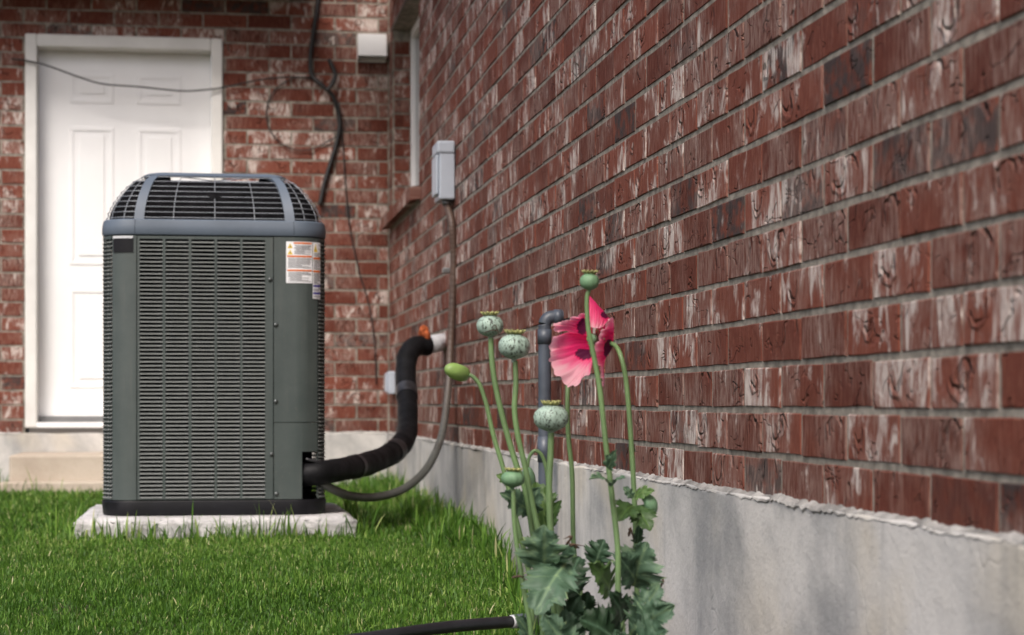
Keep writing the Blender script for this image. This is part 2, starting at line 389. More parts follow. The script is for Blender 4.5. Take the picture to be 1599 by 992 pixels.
# window in the side wall
wn = MB()
fx0, fx1 = .10, .15; fw = .05
wn.box((fx0, win_near, WZ0), (fx1, win_near + fw, WZ1)); wn.box((fx0, win_far - fw, WZ0), (fx1, win_far, WZ1))
wn.box((fx0, win_near + fw, WZ0), (fx1, win_far - fw, WZ0 + fw)); wn.box((fx0, win_near + fw, WZ1 - fw), (fx1, win_far - fw, WZ1))
my = (win_near + win_far) / 2; wn.box((fx0 + .004, my - .02, WZ0 + fw), (fx1, my + .02, WZ1 - fw))
win = wn.build('window', M['white'], side, bevel=.004); win['label'] = 'white framed window set deep in the brick near the corner'
for (a, c) in ((win_near + fw, my - .02), (my + .02, win_far - fw)):
    MB().box((.122, a, WZ0 + fw), (.128, c, WZ1 - fw)).build('pane', M['glass'], win)
nb = int((win_far - win_near + .16) / .079); s0 = win_near - .08
for i in range(nb + 1):
    y = s0 + i * .079
    V = [(-.052, y + .004, WZ0 - .085), (-.052, y + .075, WZ0 - .085), (.1, y + .075, WZ0 - .06), (.1, y + .004, WZ0 - .06),
         (-.05, y + .004, WZ0 - .022), (-.05, y + .075, WZ0 - .022), (.1, y + .075, WZ0 + .003), (.1, y + .004, WZ0 + .003)]
    o = mk('sill_brick', V, [(0,3,2,1),(4,5,6,7),(0,1,5,4),(1,2,6,5),(2,3,7,6),(3,0,4,7)], M['brick_side'], side)
MB().box((-.044, s0 + .012, WZ0 - .078), (.098, s0 + nb * .079 + .064, WZ0 - .032)).build('sill_mortar', M['mortar'], side)
# brick returns of the far jamb
for r in range(int((WZ0 - ROW0) / H), int((WZ1 - ROW0) / H)):
    z = ROW0 + r * H
    if z < WZ0: continue
    ln = .098 if r % 2 else .092
    MB().box((.012, win_far - .006, z + .006), (ln, win_far + .03, z + H - .006)).build('jamb_brick', M['brick_back'], side)
MB().box((-.004, win_near - .12, WZ1 + .004), (.12, win_far + .1, WZ1 + .012)).build('lintel', M['bar'], side)
MB().box((-.45, WY0, 2.86), (.3, YB - .45, 2.92)).box((-.47, WY0, 2.84), (-.45, YB - .47, 3.02)).build('eave', M['eave'], side)

# back wall
back = thing('brick_wall', 'red brick end wall with a white door at the back', 'wall', (0, 0, 0))
def back_world(a, z, out): return Vector((a, YB - out, z))
DX0, DX1 = BW(40, 300).x, BW(348, 300).x           # outer edges of the door trim
DZ0, DZ1 = BW(190, 668).z, BW(190, 57).z
lay(back, M['brick_back'], -5.0, 0 - .002, 3.0, -0.06, [(DX0, DX1, FT, DZ1)], back_world, 0,
    lambda x, y: x < 612 and not (170 < x < 500 and 290 < y) and not (48 < x < 342 and y > 66))
b = MB(); b.box((-5, YB + .0028, FT), (DX0, YB + .24, 3.0)); b.box((DX1, YB + .0028, FT), (.006, YB + .24, 3.0)); b.box((DX0, YB + .0028, DZ1), (DX1, YB + .24, 3.0))
b.build('mortar_bed', M['mortar'], back)
foundation(back, back_world, -5, -.014, -.3); fillet(back, back_world, DX1 + .02, -.02); fillet(back, back_world, -5, DX0 - .02)
MB().box((-5, YB - .5, 2.76), (-.46, YB + .3, 2.82)).box((-5, YB - .52, 2.73), (-.47, YB - .5, 2.92)).build('eave', M['eave'], back)
# door
tw = .072; sx0, sx1 = DX0 + tw, DX1 - tw; sz0, sz1 = DZ0 + .035, DZ1 - .08
dr = MB(); yb = YB + .10
dr.box((sx0 - .009, yb, sz0 - .01), (sx1 + .009, yb + .04, sz1 + .011)); door = dr.build('door', M['white'], back); door['label'] = 'white six-panel door in a white frame'
fr = MB(); fr.box((DX0, YB - .022, DZ0), (sx0 - .01, YB + .2, DZ1)); fr.box((sx1 + .01, YB - .022, DZ0), (DX1, YB + .2, DZ1)); fr.box((sx0 - .01, YB - .022, sz1 + .012), (sx1 + .01, YB + .2, DZ1))
fr.build('door_frame', M['trim'], door, bevel=.008)
MB().box((sx0 - .01, YB - .03, DZ0), (sx1 + .01, YB + .14, DZ0 + .028)).build('threshold', M['white'], door, bevel=.004)
MB().box((sx0 - .008, YB + .085, DZ0 + .03), (sx1 + .008, YB + .099, DZ0 + .062)).build('door_sweep', M['bar'], door)
W_, H_ = sx1 - sx0, sz1 - sz0
for (u0, u1) in ((.17, .43), (.57, .83)):
    for (v0, v1) in ((.055, .135), (.2, .575), (.64, .91)):
        x0, x1 = sx0 + W_ * u0, sx0 + W_ * u1; z1, z0 = sz1 - H_ * v0, sz1 - H_ * v1; g = .022
        p = MB()
        for (a, c, d, e) in ((x0, z0, x1, z0 + g), (x0, z1 - g, x1, z1), (x0, z0 + g, x0 + g, z1 - g), (x1 - g, z0 + g, x1, z1 - g)):
            p.box((a, yb - .0045, c), (d, yb - .0005, e))
        p.box((x0 + .05, yb - .005, z0 + .05), (x1 - .05, yb - .0004, z1 - .05))
        p.build('door_panel', M['white'], door, bevel=.0035)
# concrete step before the door
st = thing('door_step', 'low tan concrete step in front of the white door', 'step', ((DX0 + DX1) / 2, YB - .35, 0))
def local(o, par): o.location = -Vector(par.location); return o
s1 = MB().box((DX0 - .02, YB - .66, -.05), (DX1 + .02, YB - .02, .195)).build('step_block', M['step'], st, bevel=.012); local(s1, st)
s2 = MB().box((DX0 - .06, YB - .74, -.05), (DX1 + .06, YB - .661, .062)).build('step_footing', M['step'], st, bevel=.01); local(s2, st)

# ------------------------------------------------------------------ things on the back wall
jb = thing('vent_hood', 'small white box vent high on the back wall beside the corner', 'vent', BW(580, 77))
q0, q1 = BW(558, 97), BW(602, 58)
V = [(q0.x, YB - .10, q0.z + .02), (q1.x, YB - .10, q0.z + .02), (q1.x, YB - .004, q0.z), (q0.x, YB - .004, q0.z), (q0.x, YB - .085, q1.z), (q1.x, YB - .085, q1.z), (q1.x, YB - .004, q1.z), (q0.x, YB - .004, q1.z)]
o = mk('hood', V, [(4,5,6,7),(0,1,5,4),(1,2,6,5),(2,3,7,6),(3,0,4,7)], M['white'], jb); local(o, jb)
o.modifiers.new('s', 'SOLIDIFY').thickness = .004
o = MB().box((q0.x + .012, YB - .085, q0.z + .03), (q1.x - .012, YB - .012, q0.z + .036)).build('flap', M['bar'], jb); local(o, jb)
def cable(name, pts, r, label, off=.02, m='cable', n=8):
    pp = [BW(x, y, (z if z else off)) for x, y, z in pts]
    o = MB().tube(spline(pp, 8), r, n).build(name, M[m], None, True); return tag(o, label, 'cable')
cable('hanging_cable', [(500, -60, 0), (497, 0, 0), (490, 50, .03), (485, 90, .03), (488, 118, .04), (503, 133, .05), (521, 152, .04), (530, 185, 0), (528, 215, 0), (518, 250, 0), (506, 290, 0), (500, 320, 0)], .0125, 'thick black cable hanging down the back wall in an s-bend')
cable('cable_stub', [(514, 93, .03), (520, 105, .035), (524, 118, .04), (518, 133, .06), (511, 142, .06)], .012, 'short cut-off black cable stub poking up beside the thick cable')
cable('wire_across_door', [(18, 92, .03), (42, 95, .04), (75, 103, .05), (120, 119, .05), (160, 131, .05), (220, 136, .05), (280, 142, .05), (315, 141, .05), (348, 137, .04), (400, 126, .03), (440, 121, .03), (486, 121, .05)], .0045, 'thin grey wire sagging across the top of the white door', m='cable')
cable('wire_loop', [(486, 121, .05)] + [(474 + 58 * math.cos(R(a)), 178 - 57 * math.sin(R(a)), .015) for a in range(70, 340, 30)] + [(528, 212, .03)], .0034, 'thin dark wire coiled in a wide loop on the back wall')
cable('thin_wire', [(530, 160, .045), (536, 230, .012), (540, 290, .012), (546, 350, .012), (560, 420, .012), (575, 470, .012), (585, 530, .012), (588, 600, .012)], .0036, 'thin dark wire running down the back wall towards the ground')
ob = thing('outlet_cover', 'little grey outlet cover low on the side wall by the corner', 'outlet', RW(617, 598))
c = RW(617, 598); o = MB().box((-.04, c.y - .06, c.z - .06), (-.002, c.y + .06, c.z + .06)).build('housing', M['greybox'], ob, bevel=.006); local(o, ob)
o = MB().box((-.052, c.y - .05, c.z - .05), (-.041, c.y + .05, c.z + .05)).build('lid', M['greybox'], ob, bevel=.004); local(o, ob)

# ------------------------------------------------------------------ condenser unit
UX, UY0 = CAMX, 6.75
UH, UR = .3725, .105; UYC = UY0 + UH
unit = thing('air_conditioner', 'grey-green louvred outdoor air conditioner standing on a concrete pad', 'air conditioner', (UX, UYC, .083))
def upt(u, ins=0.):
    h = UH - ins; r = max(.03, UR - ins * .62); fl = h - r; u = u % 12
    def arc(cx, cy, a0, t): a = a0 + t * math.pi / 2; return (cx + r * math.cos(a), cy + r * math.sin(a))
    if u <= 1: return (fl * u, -h)
    if u <= 2: return arc(fl, -fl, -math.pi / 2, u - 1)
    if u <= 4: return (h, fl * (u - 3))
    if u <= 5: return arc(fl, fl, 0, u - 4)
    if u <= 7: return (-fl * (u - 6), h)
    if u <= 8: return arc(-fl, fl, math.pi / 2, u - 7)
    if u <= 10: return (-h, -fl * (u - 9))
    if u <= 11: return arc(-fl, -fl, math.pi, u - 10)
    return (fl * (u - 12), -h)
UF = UH - UR
def uu(X): return (X / UF) % 12 if X >= 0 else 12 + X / UF
ZB = .083
def sheet(us, prof, mb=None):
    mb = mb or MB(); k = len(prof); V = []; F = []
    for u in us:
        for z, ins in prof: x, y = upt(u, ins); V.append((x, y, z - ZB))
    for i in range(len(us) - 1):
        for j in range(k - 1): F.append((i*k+j, (i+1)*k+j, (i+1)*k+j+1, i*k+j+1))
    return mb.add(V, F)
def urange(a, b, per=8):
    if b < a: b += 12
    pts = [a]; u = a
    grid = [g / per for g in range(int(a * per), int(b * per) + 2)]
    for g in grid:
        if a + 1e-4 < g < b - 1e-4: pts.append(g)
    return pts + [b]
def solid(mb, name, m, parent, th=.003, smooth=True, bev=0):
    o = mb.build(name, m, parent, smooth); s = o.modifiers.new('s', 'SOLIDIFY'); s.thickness = th; s.offset = -1
    if smooth:
        e = o.modifiers.new('e', 'EDGE_SPLIT'); e.split_angle = R(35)
    return o
ring = urange(0, 11.9999)
def pz(py, Y=UY0): return CAMZ + (629 - py) * Y * cT / FPX       # height of a pixel row on the unit's front
def pX(px, Y=UY0): return (px - 336) * Y * cT / FPX * 1.0
Zp, Zc, Zs, Zt = .133, 1.019, 1.072, 1.245
# base pan
bp = sheet(ring, [(ZB, .006), (ZB + .004, .0), (Zp - .004, -.004), (Zp, -.002), (Zp, .03)]); solid(bp, 'base_pan', M['black'], unit, .004)
# dark coil block inside
solid(sheet(ring, [(Zp + .002, .045), (1.10, .045)]), 'coil', M['core'], unit, .003)
# front louvre panel
xl, xr = pX(216), pX(427); zt_, zb_ = Zc - .004, Zp + .004
cols = [(220.5, 255.5), (260, 295.5), (300, 335.5), (339.5, 375), (379, 413.5)]
cx = [(pX(a), pX(b_)) for a, b_ in cols]; lz1, lz0 = pz(374), pz(778)
fp = MB(); fy = -UH
edges = [xl + .0015] + [v for ab in cx for v in ab] + [xr - .0015]
for i in range(0, 12, 2): fp.box((edges[i], fy, lz0 - ZB), (edges[i + 1], fy + .012, lz1 - ZB))
fp.box((edges[0], fy, lz1 - ZB), (edges[-1], fy + .012, zt_ - ZB)); fp.box((edges[0], fy, zb_ - ZB), (edges[-1], fy + .012, lz0 - ZB))
panel = fp.build('louver_panel', M['unit'], unit)
NS = 65; pit = (lz1 - lz0) / NS
ww = cx[0][1] - cx[0][0]
def slat_mesh(ww):
    V = []; prof = [(-.002, .0), (-.0035, pit * .10), (-.0015, pit * .20), (.010, pit * .50), (.011, pit * .50), (.0, pit * .14)]
    for x in (-ww / 2, ww / 2):
        for y, z in prof: V.append((x, y, z))
    n = len(prof); F = [(j, n + j, n + j + 1, j + 1) for j in range(n - 1)]
    me = bpy.data.meshes.new('slat'); me.from_pydata(V, [], F); me.materials.append(M['slat']); return me
sm = slat_mesh(ww)
for (a, b_) in cx:
    for k in range(NS):
        o = bpy.data.objects.new('slat', sm); COL.objects.link(o); o.parent = panel
        o.location = ((a + b_) / 2, fy, lz0 - ZB + k * pit)
# left corner post, right service panels
solid(sheet([12 - 1.47, 12 - 1.30, 12 - 1.14, 12 - 1.0, 12 + (xl - .0015) / UF], [(Zp + .003, .0005), (Zc - .003, .0005)]), 'corner_post', M['unit'], unit, .004)
us0 = (xr + .0015) / UF; zsplit = pz(660); us = [us0, 1.0, 1.08, 1.2, 1.3, 1.51]
svc = solid(sheet(us, [(zsplit + .0012, .0005), (Zc - .003, .0005)]), 'service_panel', M['unit'], unit, .004)
nz = pz(706)
lp = sheet([us0, 1.0, 1.08, 1.14], [(Zp + .003, .0005), (nz, .0005), (zsplit - .0012, .0005)]); sheet([1.14, 1.2, 1.3, 1.51], [(nz, .0005), (zsplit - .0012, .0005)], lp)
low = solid(lp, 'access_panel', M['unit'], unit, .004); low['label'] = 'lower service panel notched for the black pipe'
# wrap-round side louvres
for (a, b_) in ((1.53, 4.45), (7.55, 12 - 1.49)):
    mb = MB(); rr_ = urange(a, b_, 8)
    for k in range(NS):
        z = lz0 + k * pit
        sheet(rr_, [(z, -.001), (z + pit * .12, -.002), (z + pit * .6, .010)], mb)
    o = mb.build('side_louvers', M['slat'], unit, False); o['kind'] = 'stuff'
    rb = MB(); u = a
    while u < b_:
        du = .012 if (u % 12 <= 2 and u % 12 >= 1) or (4 <= u <= 5) or (7 <= u <= 8) or (10 <= u <= 11) else .008
        sheet([u, u + du * 2.2], [(lz0, .0015), (lz1, .0015)], rb); u += .14 if du == .012 else .07
    sheet(rr_, [(Zp + .003, 0), (lz0, 0)], rb); sheet(rr_, [(lz1, 0), (Zc - .003, 0)], rb)
    solid(rb, 'side_frame', M['unit'], unit, .003)
solid(sheet([4.47, 4.7, 5, 6, 7, 7.3, 7.53], [(Zp + .003, 0), (Zc - .003, 0)]), 'rear_panel', M['unit'], unit, .004)
# cap: band, posts, rim, wires
inner = solid(sheet(ring, [(Zc - .02, .012), (Zs - .004, .014)]), 'inner_ring', M['core'], unit, .002)
bprof = [(Zc, .006), (Zc + .001, .0), (Zc + .008, -.003), (Zc + .03, -.003), (Zs - .004, .001), (Zs, .006), (Zs, .02)]
g = .0025
for (a, b_) in ((12 - .98 + g, 12 + .98 - g), (.98 + g, 5.02 - g), (5.02 + g, 6.98 - g), (6.98 + g, 12 - .98 - g)):
    solid(sheet(urange(a, b_, 8), bprof), 'cap_band', M['cap'], unit, .004)
CP = [(Zs - .006, .004), (1.10, .012), (1.13, .026), (1.165, .050), (1.19, .072), (1.212, .098), (1.228, .126), (1.238, .15), (1.2435, .17), (1.245, .19)]
for c in (.94, 5.06, 6.94, 12 - .94):
    solid(sheet([c - .062, c - .03, c, c + .03, c + .062], CP), 'cap_post', M['cap'], unit, .012)
rim = [(1.232, .132), (1.240, .148), (1.2455, .17), (1.2475, .19), (1.2475, .215), (1.24, .22)]
solid(sheet(ring + [12.0], rim), 'cap_rim', M['cap'], unit, .006)
def ins_at(z): return float(np.interp(z, [p[0] for p in CP], [p[1] for p in CP]))
for k in range(9):
    z = 1.078 + k * .0185; i_ = ins_at(z) + .004
    pts = [(*upt(u, i_), z - ZB) for u in urange(0, 11.999, 10)]
    MB().tube(pts, .0013, 5, False).build('grille_wire', M['wire'], unit, True)
for u in (12 + pX(271) / UF, 12.0, 12 + pX(399) / UF, 1.25, 1.6, 2, 2.5, 3, 3.5, 4, 4.4, 4.75, 5.4, 6, 6.6, 7.25, 7.6, 8, 8.5, 9, 9.5, 10, 10.4, 10.75):
    pts = [(*upt(u, i_ + .007), z - ZB) for z, i_ in CP[:-2]]
    MB().tube(pts, .0013, 5, False).build('grille_wire', M['wire'], unit, True)
solid(sheet(ring + [12.0], [(Zs - .01, .018)] + [(z, i_ + .013) for z, i_ in CP[1:6]] + [(1.208, .2), (1.2, .33)]), 'cap_liner', M['core'], unit, .002)
# fan shroud, motor and blades under the top
sh = MB(); n = 40
sh.tube([(0, 0, .95), (0, 0, 1.085)], .33, n); sh.build('fan_shroud', M['core'], unit, True)
MB().tube([(0, 0, 1.085), (0, 0, 1.15)], .075, 24).build('fan_motor', M['black'], unit, True)
for k in range(3):
    a = k * 2 * math.pi / 3 + .5; bl = MB(); V = []; F = []
    for i in range(5):
        r_ = .07 + .05 * i
        for j in range(4):
            t = a + (j - 1.5) * .22; V.append((r_ * math.cos(t), r_ * math.sin(t), 1.105 + (j - 1.5) * .012))
    for i in range(4):
        for j in range(3): F.append((i*4+j, i*4+j+1, (i+1)*4+j+1, (i+1)*4+j))
    mk('fan_blade', V, F, M['bar'], unit, True)
for a in range(4):
    t = a * math.pi / 4; c_, s_ = math.cos(t), math.sin(t)
    MB().tube([(-.18 * c_, -.18 * s_, 1.158), (.18 * c_, .18 * s_, 1.158)], .002, 5).build('top_wire', M['wire'], unit)
# badge plate
bx0, bx1 = pX(179), pX(210)
bpz0, bpz1 = pz(395), pz(371)
ulist = [12 - 1.42, 12 - 1.3, 12 - 1.14, 12 - 1.0, 12 + pX(211) / UF]
bd = solid(sheet(ulist, [(bpz0, -.003), (bpz1, -.003)]), 'badge_plate', M['black'], unit, .003)
solid(sheet(ulist, [(bpz1 - .006, -.0045), (bpz1 + .002, -.0045)]), 'badge_strip', M['pvc'], bd, .001)
# screws
for (x, y) in ((421.5, 436), (430.5, 507), (430.5, 627), (424, 710), (431.5, 772)):
    X, Z = pX(x), pz(y) - ZB; m_ = MB()
    m_.tube([(X, -UH + .002, Z), (X, -UH - .003, Z), (X, -UH - .0055, Z)], [.0075, .0075, .004], 10); m_.build('screw', M['screw'], unit, True)
# warning labels
def label(u0f, z1, z0, xs, bars, tris, text, blues=()):
    """u0f maps 0..1 across the label to the perimeter parameter"""
    def us_(a, b_): return [u0f(a + (b_ - a) * i / 5) for i in range(6)]
    def strip(a, b_, t1, t0, ins, mb=None): return sheet(us_(a, b_), [(z0 + (z1 - z0) * t0, ins), (z0 + (z1 - z0) * t1, ins)], mb)
    lab = strip(0, 1, 1, 0, -.0008).build('warning_label', M['paper'], unit)
    for (a, b_, t1, t0) in bars: strip(a, b_, t1, t0, -.0014).build('orange_bar', M['orange'], lab)
    for (a, b_, t1, t0) in blues: strip(a, b_, t1, t0, -.0014).build('blue_bar', M['blue'], lab)
    for (a, b_, t1, t0) in tris:
        V = []
        for (f, t) in ((a, t0), (b_, t0), ((a + b_) / 2, t1)):
            x, y = upt(u0f(f), -.0014); V.append((x, y, z0 + (z1 - z0) * t - ZB))
        tr = mk('warning_triangle', V, [(0, 1, 2)], M['yellow'], lab)
        V2 = []
        for (f, t) in ((.38, .2), (.62, .2), (.56, .62), (.44, .62)):
            x, y = upt(u0f(a + (b_ - a) * f), -.0019); V2.append((x, y, z0 + (z1 - z0) * (t0 + (t1 - t0) * t) - ZB))
        me = tr.data
        ink.append(V2)
        for v in V2: pass
        o2 = mk('mark', V2, [(0, 1, 2, 3)], M['ink'], lab)
    tx = MB(); rg = random.Random(4)
    for (a, b_, t1, t0, n) in text:
        for i in range(n):
            t = t1 + (t0 - t1) * (i + .5) / n; hh = abs(t1 - t0) / n * .26
            e = b_ - (b_ - a) * rg.choice((0, 0, .05, .12, .4)); s_ = a + (b_ - a) * rg.choice((0, 0, .02, .1))
            strip(s_, e, t + hh, t - hh, -.0013, tx)
    o3 = tx.build('print', M['ink'], lab); return lab
ink = []
lx0, lx1 = pX(446.5) / UF, pX(487.5) / UF
def l1(t):
    X = pX(446.5) + (pX(487.5) - pX(446.5)) * t
    if X <= UF: return X / UF
    return 1 + math.asin(min(1, (X - UF) / UR)) / (math.pi / 2)
def l2(t):
    X = pX(488.5) + (pX(499.5, UY0 + .05) - pX(488.5)) * t
    return 1 + math.asin(min(.999, max(0, (X - UF) / UR))) / (math.pi / 2)
label(l1, pz(376), pz(441), None, [(.28, .97, .985, .945), (.04, .98, .665, .625), (.04, .98, .325, .285)], [(.05, .25, .96, .84), (.05, .25, .81, .69)],
      [(.3, .96, .92, .69, 9), (.06, .96, .61, .36, 9), (.06, .96, .27, .03, 9)])
label(l2, pz(376), pz(465), None, [(.05, .95, .735, .70), (.05, .95, .505, .47)], [(.1, .6, .97, .83)], [(.1, .9, .81, .75, 2), (.1, .9, .69, .52, 7), (.1, .9, .46, .26, 8), (.1, .9, .18, .13, 2), (.1, .9, .06, .02, 2)], [(.05, .95, .245, .21), (.05, .95, .115, .08)])

# pad
pad = bpy.data.meshes.new('concrete_pad'); bmx = bmesh.new(); bmesh.ops.create_cube(bmx, size=1)
bmesh.ops.subdivide_edges(bmx, edges=bmx.edges[:], cuts=40, use_grid_fill=True)
for v in bmx.verts:
    top = v.co.z > 0
    v.co = Vector((v.co.x * .92, v.co.y * .93, v.co.z * .20))
    ex = max(abs(v.co.x) / .46, abs(v.co.y) / .465)
    if v.co.z > .09 and ex > .985: v.co.z -= .012; v.co.x *= .994; v.co.y *= .994
    if ex > .95: v.co += Vector((noise.noise(v.co * 25), noise.noise(v.co * 25 + Vector((5, 0, 0))), .6 * noise.noise(v.co * 30 + Vector((0, 9, 0))))) * .008 + Vector((noise.noise(v.co * 70), noise.noise(v.co * 70 + Vector((5, 0, 0))), .5 * noise.noise(v.co * 70 + Vector((0, 9, 0))))) * .004
bmx.to_mesh(pad); bmx.free(); pad.materials.append(M['pad']); pad.polygons.foreach_set('use_smooth', [True] * len(pad.polygons))
po = bpy.data.objects.new('concrete_pad', pad); COL.objects.link(po); po.location = (UX + .005, UYC - .02, ZB - .1005)
tag(po, 'rough pale concrete pad lying in the grass under the air conditioner', 'concrete pad')

# ------------------------------------------------------------------ pipes at the unit
def pp(pts): return [P(*p) for p in pts]
sl = thing('insulated_pipe', 'thick black foam-covered pipe bending from the wall down into the air conditioner', 'pipe', RW(697, 535))
path = spline(pp([(668, 540, 8.22), (650, 541, 8.18), (637, 556, 8.12), (634, 590, 8.02), (637, 640, 7.85), (634, 682, 7.65), (612, 708, 7.38), (575, 724, 7.1), (540, 732, 6.9), (510, 737, 6.79), (488, 740, 6.765), (465, 742, 6.79)]), 8)
rr = [.0415 + .003 * noise.noise(p * 14) + .0012 * noise.noise(p * 50) for p in path]
o = MB().tube(path, rr, 18).build('foam_tube', M['foam'], sl, True); local(o, sl)
e0, e1 = RW(700, 533, -.02), P(668, 539, 8.22)
o = MB().tube([e0, e1], .037, 18).build('sleeve', M['pvc'], sl, True); local(o, sl)
bl = MB(); rg = random.Random(3)
bmx = bmesh.new(); bmesh.ops.create_icosphere(bmx, subdivisions=3, radius=.03)
for v in bmx.verts: v.co *= 1 + .5 * noise.noise(v.co * 40)
me = bpy.data.meshes.new('spray_foam'); bmx.to_mesh(me); bmx.free(); me.materials.append(M['spray'])
o = bpy.data.objects.new('spray_foam', me); COL.objects.link(o); o.parent = sl; o.location = P(664, 521, 8.2) - sl.location; o.scale = (.8, .8, 1.1)
for (i0, i1) in ((27, 29), (46, 48), (60, 61)):
    o = MB().tube(path[i0:i1 + 1], .0445, 18, False).build('tape_band', M['tape'], sl, True); local(o, sl)
o = MB().tube(spline(pp([(478, 717, 6.74), (500, 722, 6.76), (525, 725, 6.84), (550, 720, 6.97), (568, 714, 7.06)]), 6), .0055, 8).build('control_wire', M['tape'], sl, True); local(o, sl)
dbx = thing('disconnect_box', 'pale grey electrical disconnect box on the side wall above the conduit', 'electrical box', (-.03, 8.0, 1.38))
y0, y1, zb0, zb1 = 7.92, 8.10, 1.272, 1.505
o = MB().box((-.066, y0, zb0), (-.003, y1, zb1 - .045)).build('housing', M['greybox'], dbx, bevel=.006); local(o, dbx)
o = MB().box((-.075, y0 - .006, zb1 - .05), (-.003, y1 + .006, zb1)).build('hood', M['greybox'], dbx, bevel=.008); local(o, dbx)
o = MB().box((-.078, y0 + .012, zb0 + .02), (-.067, y1 - .012, zb1 - .055)).build('cover', M['greybox'], dbx, bevel=.008); local(o, dbx)
o = MB().tube([(-.03, y0 + .05, zb0 + .002), (-.03, y0 + .05, zb0 - .02)], .02, 12).build('conduit_nut', M['bar'], dbx, True); local(o, dbx)
wh = thing('flexible_conduit', 'thin flexible conduit looping from the grey box down to the air conditioner', 'conduit', (-.03, 7.97, 0))
cp = [Vector((-.03, 7.97, 1.256))] + pp([(706, 350, 7.96), (709, 400, 7.97), (707, 470, 7.97), (704, 540, 7.95), (700, 610, 7.88), (690, 680, 7.72), (668, 730, 7.5), (632, 763, 7.28), (590, 776, 7.1), (550, 775, 6.95), (522, 765, 6.83), (500, 753, 6.79), (480, 745, 6.80)])
cpath = spline(cp, 40); k = len(cpath)
rr = [.0148 + (.0011 * math.sin(i * 2.1) if i > k * .5 else .0005 * math.sin(i * 1.2)) for i in range(k)]
o = MB().tube(cpath, rr, 10).build('corrugated_tube', M['conduit'], wh, True); local(o, wh)
cl = Vector((-.02, 7.96, CAMZ + (629 - 421) * 7.96 / FPX))
o = MB().box((-.048, cl.y - .012, cl.z - .012), (-.002, cl.y + .03, cl.z + .010)).build('pipe_strap', M['bar'], wh, bevel=.004); local(o, wh)
dp = thing('drain_pipe', 'dark grey plastic drain pipe with an elbow coming out of the brick', 'pipe', RW(880, 495))
ex = RW(880, 495); base = Vector((-.052, ex.y, ex.z))
o = MB().tube(spline([Vector((.02, ex.y, ex.z)), Vector((-.02, ex.y, ex.z)), Vector((-.042, ex.y, ex.z - .004)), Vector((-.052, ex.y, ex.z - .022)), Vector((-.052, ex.y, ex.z - .06)), Vector((-.052, ex.y, .3)), Vector((-.052, ex.y, -.35))], 6), .018, 16).build('pipe_run', M['greypipe'], dp, True); local(o, dp)
for za, zb in ((ex.z - .075, ex.z - .035), (ex.z - .40, ex.z - .33)):
    o = MB().tube([(-.052, ex.y, za), (-.052, ex.y, zb)], .0200, 16).build('socket', M['greypipe'], dp, True); local(o, dp)
o = MB().tube([(-.026, ex.y, ex.z), (-.004, ex.y, ex.z)], .0205, 16).build('socket', M['greypipe'], dp, True); local(o, dp)
# garden pipe in the lawn
hp = thing('irrigation_pipe', 'black plastic water pipe with a pale coupling lying across the grass', 'pipe', P(800, 971, 3.84))
a_, b2 = P(800, 971, 3.84), P(600, 993, 3.61); d_ = (a_ - b2).normalized()
o = MB().tube(spline([a_, a_.lerp(b2, .5) + Vector((0, 0, .003)), b2, b2 - d_ * .5 - Vector((0, .02, .01)), b2 - d_ * 1.2 - Vector((0, -.05, .03))], 6), .0115, 14).build('pipe_run', M['hose'], hp, True); local(o, hp)
o = MB().tube([a_ - d_ * .004, a_ + d_ * .0, a_ + d_ * .008, a_ + d_ * .009], [.0115, .0132, .0132, .011], 14).build('coupling', M['pvc'], hp, True); local(o, hp)
o = MB().tube([a_ + d_ * .009, a_ + d_ * .03, a_ + d_ * .07], [.0135, .0135, .012], 14).build('connector', M['greypipe'], hp, True); local(o, hp)

# ------------------------------------------------------------------ poppies
k = leafy('poppy_leaf', [(0, (.020, .046, .020)), (.28, (.042, .088, .047)), (.5, (.082, .148, .092)), (.76, (.17, .26, .14)), (.95, (.32, .42, .20)), (1, (.13, .08, .035))], .55, .22); M['leaf'] = k.m
tc = k.n('TexCoord').outputs['Object']; k.bump(k.noise(tc, 120, 3), .35, .002)
k = leafy('young_leaf', [(0, (.05, .10, .03)), (.5, (.09, .17, .045)), (.8, (.14, .22, .07)), (1, (.2, .26, .1))], .5, .3); M['young'] = k.m
M['dry'] = plain('dry_leaf', (.075, .045, .028), .8, 0, .5, 60)
M['stem'] = plain('poppy_stem', (.115, .19, .075), .5, 0, .22, 9, .2, 150, .001)
k = leafy('poppy_petal', [(0, (.10, .012, .045)), (.22, (.13, .012, .06)), (.34, (.68, .010, .095)), (.52, (.90, .035, .19)), (.78, (.90, .18, .34)), (1, (.90, .50, .57))], .5, .55, spec=.2); M['petal'] = k.m
tc = k.n('TexCoord').outputs['Object']; k.bump(k.noise(tc, 90, 3, .6, .5), .3, .003)
def pod_mat(name, base, spots):
    k = NT(name); tc = k.n('TexCoord').outputs['Object']
    n1 = k.noise(tc, 40, 4); c = k.mix(k.ramp(n1, .35, .65), base, tuple(x * 1.3 for x in base))
    if spots:
        mp = k.n('Mapping'); k.put(mp.inputs[0], tc); mp.inputs['Scale'].default_value = (1, 1, .55)
        s_ = k.ramp(k.noise(mp.outputs[0], 330, 2, .6), .57, .61); s2 = k.ramp(k.noise(mp.outputs[0], 150, 3, .6), .60, .64)
        c = k.mix(k.math('MULTIPLY', k.math('MAXIMUM', s_, s2), .9), c, (.022, .026, .018))
    k.bump(n1, .2, .002); return k.fin(c, .6)
M['pod'] = pod_mat('pod_speckled', (.24, .32, .27), True)
M['podgreen'] = pod_mat('pod_green', (.10, .185, .10), False)
M['crown'] = plain('pod_crown', (.27, .27, .10), .6, 0, .5, 160)
M['bud'] = plain('poppy_bud', (.20, .31, .085), .45, 0, .25, 25, .2, 100, .002)

